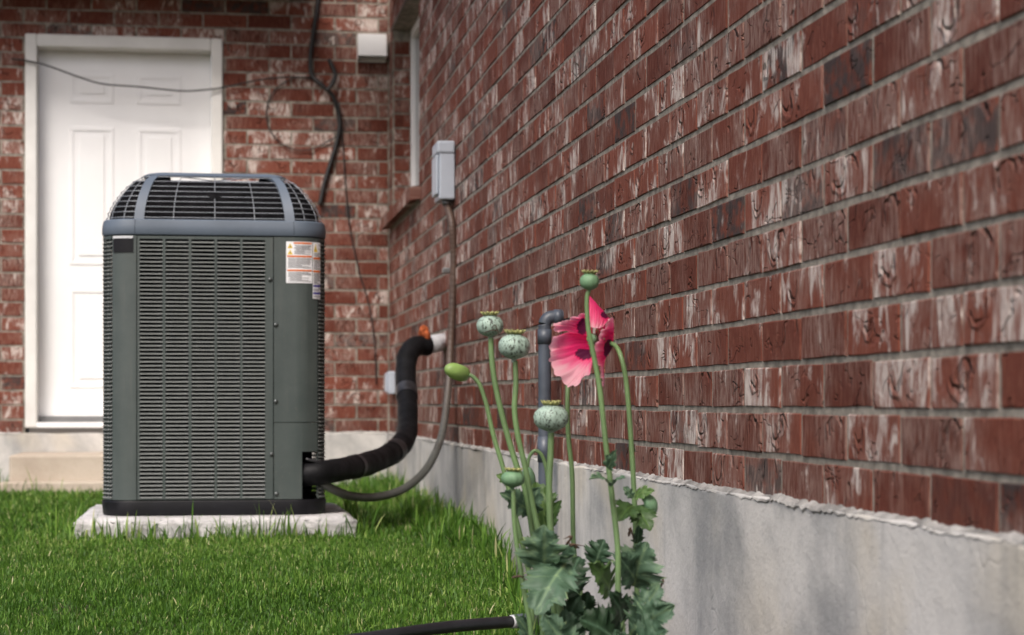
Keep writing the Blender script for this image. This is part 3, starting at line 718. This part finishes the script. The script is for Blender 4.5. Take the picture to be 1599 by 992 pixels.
def setattr_pts(o, vals):
    a = o.data.attributes.new('tint', 'FLOAT', 'POINT'); a.data.foreach_set('value', vals); return o
def stem(plant, pts, r0, r1):
    path = spline(pts, 8); n = len(path)
    o = MB().tube(path, [(r0 + (r1 - r0) * i / (n - 1)) * (.86 + .05 * noise.noise(path[i] * 60)) for i in range(n)], 10).build('stem', M['stem'], plant, True); return local(o, plant)
def frame(d, up=UP):
    d = d.normalized(); s_ = d.cross(up)
    if s_.length < 1e-3: s_ = d.cross(Vector((1, 0, 0)))
    s_.normalize(); return d, s_, s_.cross(d).normalized()
def pod(plant, c, axis, w, h, m, crown_r, lobes=11):
    """seed pod with its neck and scalloped crown; c is the centre, axis points to the crown"""
    d, s_, t_ = frame(Vector(axis), Vector((0, 1, .01)))
    Mx = Matrix((s_, t_, d)).transposed().to_4x4(); Mx.translation = c
    prof = [(-.66, .12), (-.60, .17), (-.55, .15), (-.50, .26), (-.44, .52), (-.33, .80), (-.15, .97), (.05, 1.0), (.22, .93), (.36, .74), (.45, .5), (.50, .3), (.52, .12)]
    n = 36; V = []; F = []
    for (z, r) in prof:
        for j in range(n):
            a = 2 * math.pi * j / n; k_ = 1 + .022 * math.cos(a * lobes) * (r > .4) + .03 * noise.noise(Vector((math.cos(a) * 2, math.sin(a) * 2, z * 3)) + c * 9)
            V.append((r * w / 2 * k_ * math.cos(a), r * w / 2 * k_ * math.sin(a), z * h))
    for i in range(len(prof) - 1):
        for j in range(n): F.append((i*n+j, i*n+(j+1) % n, (i+1)*n+(j+1) % n, (i+1)*n+j))
    o = mk('seed_pod', V, F, m, plant, True); o.matrix_local = Matrix.Translation(-Vector(plant.location)) @ Mx
    V = [(0, 0, .51 * h)]; F = []; N = lobes * 8
    rings = [(.35, .50), (.7, .50), (.9, .53), (1.0, .59)]
    for (r, z) in rings:
        for j in range(N):
            a = 2 * math.pi * j / N; lb = .5 + .5 * math.cos(a * lobes); rr_ = crown_r * (r * (1 - .22 * (1 - lb) * r))
            rr_ *= .92; V.append((rr_ * math.cos(a), rr_ * math.sin(a), h * (z + .10 * lb * r * r)))
    for j in range(N): F.append((0, 1 + j, 1 + (j + 1) % N))
    for i in range(len(rings) - 1):
        for j in range(N): F.append((1+i*N+j, 1+(i+1)*N+j, 1+(i+1)*N+(j+1) % N, 1+i*N+(j+1) % N))
    cr = mk('pod_crown', V, F, M['crown'], o, True); s2 = cr.modifiers.new('s', 'SOLIDIFY'); s2.thickness = .0012
    return o
def leaf(plant, base, tip, W, normal, m='leaf', lobes=5, droop=.12, wave=.17, seed=0, tone=0., fold=.25, name='leaf'):
    base, tip = Vector(base), Vector(tip); ax = tip - base; Ln = ax.length; d = ax.normalized()
    nrm = Vector(normal); nrm = (nrm - d * nrm.dot(d)).normalized(); sd_ = d.cross(nrm)
    NT_, NA = 96, 8; V = []; F = []; T = []; rg = random.Random(seed); ph = rg.uniform(0, 6)
    for i in range(NT_ + 1):
        t = i / NT_
        env = 1.9 * (t + .02) ** .6 * max(0, 1 - t) ** .85 if t < 1 else 0
        for j in range(-NA, NA + 1):
            a = j / NA
            sg = 1 if a > 0 else -1
            x = t * lobes + (.35 if sg > 0 else 0); saw = (x % 1.0); big = .58 + .54 * saw ** .9
            sm_ = ((t * lobes * 4 + .2 * sg) % 1.0); half = W / 2 * env * (big + .24 * sm_ * abs(a))
            y = a * half; ext = t * Ln + abs(a) ** 1.4 * half * .28
            wv = wave * half * abs(a) ** 1.6 * math.sin(t * lobes * 2 * math.pi * .9 + ph + (1.3 if sg > 0 else 0)) + fold * abs(y) + .05 * Ln * noise.noise(Vector((t * 3, a * 2, seed)))
            p = base + d * ext + sd_ * y + nrm * (wv + 4 * droop * Ln * t * (1 - t) * .9 - droop * Ln * t * t * .3)
            V.append(p - Vector(plant.location))
            vein = max(0, 1 - abs(a) * half / (W * .048)) * (1 - t * .6)
            side_v = abs(((t * lobes * 1.0 - abs(a) * .8 + .1) % 1.0) - .5) < .045
            tint = .30 + tone * 1.5 + .26 * noise.noise(Vector((t * 5, a * 3, seed + 3))) + .1 * abs(a)
            tint = max(tint, .9 * vein + (1 - vein) * tint); tint = tint + (.2 if side_v and abs(a) < .8 else 0)
            if abs(a) > .97 and noise.noise(Vector((t * 9, sg, seed))) > .35: tint = 1
            T.append(min(1, max(0, tint)))
    k_ = 2 * NA + 1
    for i in range(NT_):
        for j in range(2 * NA): F.append((i*k_+j, i*k_+j+1, (i+1)*k_+j+1, (i+1)*k_+j))
    o = mk(name, V, F, M[m], plant, True); setattr_pts(o, T); return o
def plant(label, px, py, Z):
    return thing('poppy_plant', label, 'poppy', P(px, py, Z), 'poppies growing beside the wall')
TOC = -FW                                   # towards the viewer's side
ZP = 3.5
def pts(l): return [P(*(q if len(q) == 3 else (*q, ZP))) for q in l]
def S(px, Z=ZP): return px * Z / FPX
GB = 1130
# bud
p = plant('poppy with a closed light green bud nodding to the left', 838, 1150, 3.55)
stem(p, pts([(838, 1160, 3.55), (832, 992, 3.55), (831, 922, 3.55), (822, 875, 3.55), (798, 777, 3.55), (786, 730, 3.55), (771, 680, 3.55), (760, 632, 3.55), (750, 602, 3.55), (741, 590, 3.55), (733, 585, 3.55)]), .0062, .0042)
c, ax = P(714, 581, 3.55), (P(691, 573, 3.52) - P(737, 589, 3.57)).normalized()
d, s_, t_ = frame(ax); V = []; F = []; n = 24
prof = [(-.5, .16), (-.47, .5), (-.38, .8), (-.22, .97), (-.02, 1), (.18, .93), (.34, .74), (.44, .5), (.5, .2)]
for (z, r) in prof:
    for j in range(n):
        a = 2 * math.pi * j / n; g_ = 1 - .14 * math.exp(-((a - 1.9 - z * .7) / .12) ** 2) - .14 * math.exp(-((a - 5.0 - z * .5) / .12) ** 2)
        V.append(c - p.location + d * (z * S(49)) + (s_ * math.cos(a) + t_ * math.sin(a)) * (r * S(27) / 2 * g_))
for i in range(len(prof) - 1):
    for j in range(n): F.append((i*n+j, i*n+(j+1) % n, (i+1)*n+(j+1) % n, (i+1)*n+j))
F.append(tuple((len(prof)-1)*n+j for j in range(n))); mk('bud', V, F, M['bud'], p, True)
# pod 1
p = plant('poppy with the upper left speckled pod on a slender bent stem', 845, 1150, 3.5)
stem(p, pts([(850, 1160), (848, 992), (838, 880), (823, 774), (808, 730), (793, 680), (780, 630), (772, 590), (768, 555), (767, 528)]), .0068, .0056)
pod(p, P(766, 509, ZP), (-.02, 0, 1), S(42), S(33), M['pod'], S(16))
for (a1_, b1_) in (((757, 520), (776, 516)), ((768, 512), (780, 524))):
    o = MB().tube(spline([P(*a1_, ZP - .024), P((a1_[0] + b1_[0]) / 2, a1_[1] - 4, ZP - .027), P(*b1_, ZP - .022)], 5), .0008, 5).build('dry_stamen', M['dry'], p); local(o, p)
# pod 2
p = plant('poppy with the tallest pale speckled pod beside the bent stem', 868, 1150, 3.46)
stem(p, pts([(872, 1160, 3.46), (867, 992, 3.46), (866, 953, 3.46), (853, 894, 3.46), (844, 843, 3.46), (831, 784, 3.46), (820, 727, 3.46), (809, 680, 3.46), (804, 640, 3.46), (806, 600, 3.46), (805, 564, 3.46)]), .0068, .0055)
pod(p, P(803.5, 541, 3.46), (.03, 0, 1), S(49), S(38), M['pod'], S(18))
# small green pod low left
p = plant('short poppy with a squat plain green pod, lowest on the left', 836, 1150, 3.42)
stem(p, pts([(840, 1160, 3.42), (830, 992, 3.42), (823, 947, 3.42), (814, 894, 3.42), (804, 821, 3.42), (802, 764, 3.42)]), .0058, .0048)
pod(p, P(801.5, 748, 3.42), (.05, 0, 1), S(36), S(25), M['podgreen'], S(15))
# hooked stem with nodding bud
p = plant('poppy with a thin hooked stem and small drooping bud', 866, 1150, 3.6)
stem(p, pts([(872, 1160, 3.6), (868, 960, 3.6), (862, 850, 3.6), (857, 770, 3.6), (854, 735, 3.6), (847, 712, 3.6), (836, 704, 3.6), (827, 714, 3.6), (824, 735, 3.6)]), .0052, .0034)
o = MB().tube(spline([P(824, 730, 3.6), P(825, 742, 3.6), P(828, 756, 3.6), P(829, 768, 3.6)], 5), [.003 + .0095 * math.sin(math.pi * min(1, .1 + i / 16)) for i in range(16)], 14).build('bud', M['podgreen'], p, True); local(o, p)
# pod 4
p = plant('poppy with a fat speckled pod in front of the grey drain pipe', 880, 1150, 3.44)
stem(p, pts([(890, 1160, 3.44), (876, 960, 3.44), (864, 860, 3.44), (860, 825, 3.44), (858, 759, 3.44), (860, 715, 3.44), (861, 676, 3.44)]), .0075, .0066)
pod(p, P(861, 653, 3.44), (.0, 0, 1), S(53), S(40), M['pod'], S(17), 12)
# stem behind the flower
p = plant('poppy whose head is hidden behind the pink flower', 910, 1150, 3.62)
stem(p, pts([(915, 1160, 3.62), (908, 950, 3.62), (903, 900, 3.62), (896, 850, 3.62), (894, 743, 3.62), (888, 680, 3.62), (887, 610, 3.62), (892, 560, 3.66)]), .0058, .005)
pod(p, P(894, 545, 3.68), (.1, .2, 1), S(24), S(22), M['podgreen'], S(11))
# tall stem with small green pod
p = plant('tallest poppy, a small round green pod rising above the pink flower', 975, 1150, 3.36)
stem(p, pts([(980, 1160, 3.36), (973, 992, 3.36), (966, 931, 3.36), (965, 856, 3.36), (955, 765, 3.36), (946, 689, 3.36), (937, 607, 3.36), (926, 548, 3.36), (919, 512, 3.36), (917, 470, 3.36), (919, 455, 3.36)]), .0066, .0045)
pod(p, P(921, 440, 3.36), (.03, 0, 1), S(29), S(25), M['podgreen'], S(13))
# flower
p = plant('poppy with one large ruffled pink flower with dark purple blotches', 1000, 1150, 3.5)
stem(p, pts([(1004, 1160), (997, 960), (995, 919), (993, 831), (990, 759), (986, 689), (979, 602), (971, 560), (962, 541, 3.52), (950, 535, 3.53), (936, 530, 3.53)]), .0062, .0045)
FC = P(931, 530, 3.53)
def petal(rails, ruff, seed, blotch=None):
    """crumpled petal spanned between rails; a rail is a list of (px, py, metres towards the path, tint)"""
    NR, NA = 26, 84; V = []; F = []; T = []
    def cr(c, t):
        n_ = len(c) - 1; i_ = min(int(t * n_), n_ - 1); f = t * n_ - i_
        p0, p1, p2, p3 = c[max(i_ - 1, 0)], c[i_], c[i_ + 1], c[min(i_ + 2, n_)]
        return [.5 * (2*b1 + (c1-a1)*f + (2*a1-5*b1+4*c1-d1)*f*f + (3*b1-a1-3*c1+d1)*f**3) for a1, b1, c1, d1 in zip(p0, p1, p2, p3)]
    for i in range(NR + 1):
        r = i / NR; row = [cr(rl, r) for rl in rails]
        for j in range(NA + 1):
            s_ = j / NA; x, y, o_, t_ = cr(row, s_)
            e = r ** 2.5; x += ruff * e * (1.1 * math.sin(s_ * 31 + seed) + .8 * math.sin(s_ * 67 + seed)); y += ruff * e * (1.0 * math.sin(s_ * 37 + seed * 2.1) + .7 * math.sin(s_ * 71 + seed)) + 1.2 * noise.noise(Vector((s_ * 6, r * 3, seed)))
            o_ += ruff * .0035 * e * math.sin(s_ * 24 + seed) + .004 * r * noise.noise(Vector((s_ * 5, r * 2.5, seed))) + .0012 * math.sin(s_ * 60 + 2 * noise.noise(Vector((s_ * 4, 1, seed)))) * r
            t_ += (.12 * noise.noise(Vector((s_ * 22, r * 1.5, seed))) + .09 * noise.noise(Vector((s_ * 60, r * 2, seed)))) * (1 if t_ < .9 else .6)
            if blotch:
                d_b = math.hypot((x - blotch[0]) / blotch[2], (y - blotch[1]) / blotch[3]) + .25 * noise.noise(Vector((x * .12, y * .12, seed)))
                if d_b < 1: t_ = .16
            V.append(P(x, y, 3.52 - o_) - p.location); T.append(min(1, max(.02, t_)))
    for i in range(NR):
        for j in range(NA): q = i * (NA + 1) + j; F.append((q, q + 1, q + NA + 2, q + NA + 1))
    o = mk('petal', V, F, M['petal'], p, True); setattr_pts(o, T); return o
petal([[(926, 528, 0, .42), (903, 521, .010, .5), (884, 519, .012, .62), (867, 523, .02, .95)], [(924, 535, -.004, .42), (900, 533, .002, .48), (880, 536, .006, .66), (860, 541, .02, 1)], [(922, 541, -.006, .42), (899, 546, .0, .48), (878, 552, .006, .66), (860, 557, .022, 1)],
       [(921, 548, -.006, .42), (898, 558, .004, .62), (879, 566, .012, .86), (861, 570, .026, 1)], [(922, 553, -.004, .42), (903, 570, .010, .86), (890, 582, .02, .94), (874, 590, .034, 1)], [(925, 556, 0, .42), (911, 575, .016, .88), (900, 590, .026, .95), (890, 605, .038, 1)],
       [(928, 557, .002, .42), (918, 572, .018, .86), (911, 584, .028, .93), (904, 598, .038, 1)], [(931, 556, .004, .42), (926, 564, .02, .75), (924, 572, .028, .82), (922, 583, .038, .95)]], 1.5, 1, (912, 553, 13, 9))
petal([[(927, 531, -.012, .4), (902, 524, -.004, .52), (884, 517, .006, .7), (870, 520, .018, 1)], [(926, 522, -.014, .4), (903, 514, -.006, .52), (884, 509, .008, .74), (864, 508, .022, 1)], [(925, 516, -.016, .4), (906, 506, -.01, .5), (895, 503, .004, .75), (880, 502, .016, 1)], [(926, 511, -.018, .4), (913, 500, -.012, .5), (906, 496, -.002, .74), (897, 495, .010, .97)], [(929, 508, -.02, .4), (919, 496, -.016, .5), (917, 491, -.010, .7), (916, 487, -.004, .85)]], 1.3, 2, (910, 511, 8, 13))
petal([[(920, 461, -.004, .55), (915, 485, .008, .72), (916, 508, .026, 1)], [(924, 465, -.006, .55), (924, 487, .012, .66), (923, 511, .034, 1)], [(933, 475, -.008, .5), (934, 493, .012, .62), (931, 512, .036, 1)], [(944, 487, -.012, .46), (942, 499, .01, .6), (938, 511, .03, .98)], [(953, 498, -.016, .45), (948, 503, .006, .6), (943, 509, .024, .92)]], 1.0, 3, (945, 492, 6, 5))
petal([[(958, 497, .0, .85), (957, 496, .006, .95), (953, 498, .012, 1)], [(959, 510, -.010, .6), (953, 507, .004, .75), (945, 509, .030, 1)], [(959, 521, -.014, .5), (950, 521, .006, .5), (938, 522, .040, 1)], [(958, 533, -.014, .5), (947, 534, .008, .48), (932, 536, .044, 1)], [(955, 547, -.012, .5), (944, 549, .010, .5), (928, 550, .046, 1)], [(947, 559, -.004, .5), (940, 561, .016, .55), (930, 563, .044, 1)], [(943, 574, .010, .7), (941, 575, .024, .8), (937, 576, .040, 1)], [(944, 590, .018, .8), (943, 590, .026, .85), (940, 590, .036, 1)], [(943, 603, .02, .85), (942, 603, .026, .9), (940, 602, .034, 1)]], 1.3, 4, (951, 545, 8, 15))
petal([[(940, 505, -.03, .5), (930, 520, -.026, .5), (925, 545, -.02, .45)], [(958, 520, -.024, .5), (946, 530, -.03, .4), (934, 548, -.022, .4)], [(950, 556, -.016, .5), (944, 552, -.02, .45), (938, 550, -.012, .4)]], .3, 5)
o = MB().tube([FC, FC + TOC * .02 + RT * -.006, FC + TOC * .034 + RT * -.01], [.006, .010, .008], 12).build('ovary', M['podgreen'], p, True); local(o, p)
sb = MB(); rg = random.Random(9)
for i in range(46):
    a = rg.uniform(0, 6.28); e = FC + TOC * rg.uniform(.016, .03) + (RT * math.cos(a) + UP * math.sin(a)) * rg.uniform(.012, .02)
    sb.tube([FC, e, e + TOC * .004], [.0004, .0005, .0014], 4)
o = sb.build('stamens', M['crown'], p); local(o, p); o['kind'] = 'stuff'
o = MB().tube(spline([P(1004, 775, 3.47), P(1014, 782, 3.46), P(1018, 795, 3.46), P(1013, 807, 3.46)], 5), [.003 + .009 * math.sin(math.pi * min(1, .05 + i / 16)) for i in range(16)], 14).build('side_bud', M['podgreen'], p, True); local(o, p)
# leaves, each on its own plant: base, tip, width in hundredths, normal, kind, tone
PL = [o for o in COL.objects if o.name.startswith('poppy_plant')]
def by(word): return next(o for o in PL if word in o['label'])
p_bud, p_bent, p_tall2, p_short, p_hook, p_fat, p_hid, p_top, p_flow = [by(w_) for w_ in ('nodding', 'slender bent', 'tallest pale', 'squat', 'hooked', 'fat', 'hidden', 'tallest poppy', 'ruffled')]
LV = [
 (p_bud, (826, 800, 3.53), (783, 770, 3.46), 44, (0, .3), 'leaf', .12, 4), (p_bud, (826, 805, 3.54), (842, 762, 3.5), 46, (-.2, .2), 'leaf', .06, 3),
 (p_short, (800, 757, 3.44), (776, 741, 3.43), 22, (0, .3), 'young', .15, 3),
 (p_hook, (852, 835, 3.56), (838, 752, 3.58), 58, (.35, 0), 'young', .0, 4), (p_hook, (855, 830, 3.57), (876, 782, 3.53), 34, (-.6, .1), 'young', -.15, 3),
 (p_tall2, (852, 893, 3.42), (850, 822, 3.36), 84, (-.1, .35), 'leaf', .10, 4), (p_bent, (836, 868, 3.44), (810, 846, 3.38), 34, (.2, .9), 'young', .1, 3),
 (p_tall2, (884, 880, 3.40), (838, 958, 3.30), 88, (-.15, .5), 'leaf', .05, 4),
 (p_fat, (868, 880, 3.42), (898, 864, 3.36), 44, (.3, .6), 'leaf', -.2, 3), (p_fat, (884, 935, 3.46), (905, 868, 3.5), 60, (-.3, .1), 'leaf', -.25, 4),
 (p_hid, (930, 885, 3.56), (944, 843, 3.54), 52, (-.3, .1), 'leaf', -.12, 4), (p_hid, (952, 926, 3.5), (922, 880, 3.42), 54, (.3, .35), 'young', -.1, 4),
 (p_hid, (905, 925, 3.6), (886, 880, 3.56), 46, (.2, 0), 'leaf', -.28, 3), (p_hid, (915, 985, 3.55), (918, 925, 3.5), 60, (-.2, .1), 'leaf', -.3, 4), (p_fat, (875, 1000, 3.5), (905, 930, 3.46), 70, (-.2, .2), 'leaf', -.2, 4), (p_top, (962, 1000, 3.4), (940, 950, 3.38), 60, (.3, .2), 'leaf', -.3, 4),
 (p_bud, (832, 1010, 3.55), (806, 960, 3.5), 40, (.3, .3), 'leaf', .1, 3), (p_bent, (846, 960, 3.5), (868, 905, 3.46), 60, (-.3, .1), 'leaf', -.22, 4),
 (p_top, (951, 733, 3.34), (962, 703, 3.3), 26, (-.3, 0), 'leaf', .08, 3), (p_top, (953, 757, 3.34), (922, 746, 3.28), 26, (0, 1.2), 'leaf', .12, 3), (p_top, (955, 760, 3.34), (976, 745, 3.30), 24, (0, 1.2), 'leaf', .05, 3),
 (p_top, (968, 975, 3.32), (955, 925, 3.24), 50, (.4, .2), 'leaf', -.3, 4), (p_top, (970, 1010, 3.3), (908, 965, 3.24), 84, (0, .6), 'leaf', -.3, 5),
 (p_flow, (990, 790, 3.47), (966, 812, 3.4), 44, (0, .5), 'young', -.3, 3), (p_flow, (992, 790, 3.47), (1016, 828, 3.42), 44, (0, .4), 'young', -.25, 3), (p_flow, (992, 776, 3.47), (1022, 766, 3.44), 28, (0, .5), 'young', .1, 3), (p_flow, (989, 778, 3.47), (974, 760, 3.46), 20, (0, .3), 'leaf', .1, 3),
 (p_flow, (990, 916, 3.44), (1010, 848, 3.38), 86, (-.15, .25), 'leaf', .08, 4), (p_flow, (990, 910, 3.44), (964, 866, 3.36), 54, (.4, .1), 'leaf', .0, 4), (p_flow, (995, 850, 3.5), (999, 820, 3.46), 26, (0, .2), 'leaf', -.1, 3),
]
for i, (pl, b_, t_, w_, (nx, nz_), mm, tone, lb) in enumerate(LV):
    leaf(pl, P(*b_), P(*t_), S(w_ * (1.18 if w_ > 40 else 1)), TOC + RT * nx + UP * nz_, m=mm, seed=100 + i, lobes=lb, tone=tone, fold=.15)
p = plant('leafy lobed poppy growth without a flower at the foot of the others', 990, 1150, 3.3)
stem(p, pts([(1000, 1160, 3.3), (990, 1040, 3.3), (985, 965, 3.3)]), .007, .005)
for i, (bx, by_, bz, tx, ty, tz, w_, tone, nr) in enumerate([
    (985, 990, 3.28, 1052, 946, 3.2, 74, .04, UP * .3 + TOC), (990, 985, 3.26, 1030, 912, 3.24, 70, .08, TOC + RT * -.2),
    (1000, 1030, 3.2, 1040, 985, 3.12, 84, -.02, UP * .6 + TOC), (985, 935, 3.24, 1008, 980, 3.16, 40, .0, TOC + RT * .5),
    (900, 1040, 3.36, 850, 960, 3.3, 84, .05, TOC + UP * .3), (885, 1030, 3.38, 884, 952, 3.36, 70, -.1, TOC + RT * .2), (985, 1060, 3.24, 962, 985, 3.2, 80, -.2, TOC)]):
    leaf(p, P(bx, by_, bz), P(tx, ty, tz), S(w_), nr, seed=60 + i, lobes=4 + i % 2, tone=tone, fold=.15)
for i, (a1_, b1_, e1_) in enumerate([((884, 852), (893, 838), (880, 842)), ((905, 856), (890, 850), (915, 853)), ((982, 838), (985, 825), (990, 845)), ((1030, 918), (1036, 908), (1033, 902)), ((800, 902), (812, 900), (820, 904))]):
    o = MB().tube(spline([P(*a1_, 3.4), P(*b1_, 3.39), P(*e1_, 3.4)], 6), [.001, .0022, .003, .0016, .0028, .0018, .003, .0012, .0022, .0015, .001, .0006, .0004], 5).build('withered_leaf', M['dry'], p, True); local(o, p)

# ------------------------------------------------------------------ grass
def grass(n_try, xr_, yr, hgt, wid, seed, cond, lean=1.0):
    rg = np.random.default_rng(seed); x = rg.uniform(*xr_, n_try); y = rg.uniform(*yr, n_try); keep = cond(x, y, rg.random(n_try))
    x, y = x[keep], y[keep]; n = len(x); z = np.array([gz(a, b) for a, b in zip(x, y)]) - .004
    pt = np.sin(x * 5.1 + 1.3 * np.sin(y * 3.7)) * np.sin(y * 4.3 + 1.7 * np.sin(x * 2.9)) + .5 * np.sin(x * 13 + y * 4) * np.sin(y * 11)
    h = hgt * np.exp(rg.normal(0, .27, n)) * (1 + .22 * pt); wd = wid * rg.uniform(.6, 1.35, n)
    yaw = rg.uniform(0, 2 * np.pi, n); ln = np.minimum(np.abs(rg.normal(0, lean, n)), 1.4)
    dx, dy = np.cos(yaw), np.sin(yaw); fa = yaw + rg.uniform(.9, 2.2, n); wx, wy = np.cos(fa), np.sin(fa)
    V = np.zeros((n, 7, 3)); lv = [(0, 1.0), (.4, 1.0), (.75, .7), (1, 0)]; q = 0
    for (t, ws) in lv:
        b_ = ln * (.35 + .65 * t); cxp = h * t * np.sin(b_); cz = h * t * np.cos(b_)
        for sg in ((-1, 1) if ws else (0,)):
            V[:, q, 0] = x + dx * cxp + sg * wx * wd * ws / 2; V[:, q, 1] = y + dy * cxp + sg * wy * wd * ws / 2; V[:, q, 2] = z + cz; q += 1
    tint = np.clip(.33 + rg.normal(0, .27, n) + .10 * pt + .12 * np.sin(x * 2.3 + 1.1) * np.sin(y * 1.7), .02, .9); dry = rg.random(n) < .022; tint[dry] = rg.uniform(.93, 1, dry.sum())
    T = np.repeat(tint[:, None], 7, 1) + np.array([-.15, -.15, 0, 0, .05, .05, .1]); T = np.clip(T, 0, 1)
    return V.reshape(-1, 3), T.reshape(-1), n
def edge_x(y): return np.interp(y, [t[0] for t in EDGE], [t[1] for t in EDGE])
def on_lawn(x, y, r):
    pad_ = (np.abs(x - UX) < .45) & (np.abs(y - (UYC - .02)) < .46)
    stp = (x > DX0 - .07) & (x < DX1 + .07) & (y > YB - .75)
    fx = (x - a_.x) / (b2.x - a_.x); py_l = a_.y + (b2.y - a_.y) * fx
    pipe_ = (y > py_l - .055) & (y < py_l + .012) & (x < a_.x + .08)
    return (x < edge_x(y) + .03) & ~pad_ & ~stp & ~(pipe_ & (r < .88)) & (y < YB - .01) & (x < -.015)
def view_dens(x, y):            # thin out what lies well outside the camera's field
    zc = (x - CAMX) * sT + y * cT; xc = (x - CAMX) * cT - y * sT
    return (np.abs(xc) < zc * .30 + .25) & (zc > 3.0)
sets = []
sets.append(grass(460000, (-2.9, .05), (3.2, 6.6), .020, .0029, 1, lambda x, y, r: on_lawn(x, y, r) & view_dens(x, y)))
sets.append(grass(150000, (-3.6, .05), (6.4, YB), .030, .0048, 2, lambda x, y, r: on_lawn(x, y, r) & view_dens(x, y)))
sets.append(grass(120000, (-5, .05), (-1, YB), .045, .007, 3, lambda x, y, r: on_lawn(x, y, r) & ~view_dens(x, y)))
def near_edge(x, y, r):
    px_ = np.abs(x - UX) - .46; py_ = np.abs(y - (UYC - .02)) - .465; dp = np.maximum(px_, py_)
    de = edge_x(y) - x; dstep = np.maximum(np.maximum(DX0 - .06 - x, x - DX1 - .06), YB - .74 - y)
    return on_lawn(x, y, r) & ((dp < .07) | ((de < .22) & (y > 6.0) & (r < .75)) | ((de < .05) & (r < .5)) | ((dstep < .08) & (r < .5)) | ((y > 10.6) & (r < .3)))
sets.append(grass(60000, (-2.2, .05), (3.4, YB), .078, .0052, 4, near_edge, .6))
V = np.concatenate([s[0] for s in sets]); T = np.concatenate([s[1] for s in sets]); n = sum(s[2] for s in sets)
me = bpy.data.meshes.new('grass'); me.vertices.add(n * 7); me.vertices.foreach_set('co', V.reshape(-1))
b0 = np.arange(n) * 7
loops = np.stack([b0, b0+1, b0+3, b0+2, b0+2, b0+3, b0+5, b0+4, b0+4, b0+5, b0+6], 1).reshape(-1)
me.loops.add(n * 11); me.loops.foreach_set('vertex_index', loops.astype(np.int32))
starts = (np.arange(n)[:, None] * 11 + np.array([0, 4, 8])).reshape(-1)
me.polygons.add(n * 3); me.polygons.foreach_set('loop_start', starts.astype(np.int32)); me.update(calc_edges=True); me.validate()
at = me.attributes.new('tint', 'FLOAT', 'POINT'); at.data.foreach_set('value', T.astype(np.float32))
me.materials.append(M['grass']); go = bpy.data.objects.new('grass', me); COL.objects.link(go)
go['kind'] = 'stuff'; go['label'] = 'short green lawn grass around the pad'; go['category'] = 'grass'
print('blades', n)
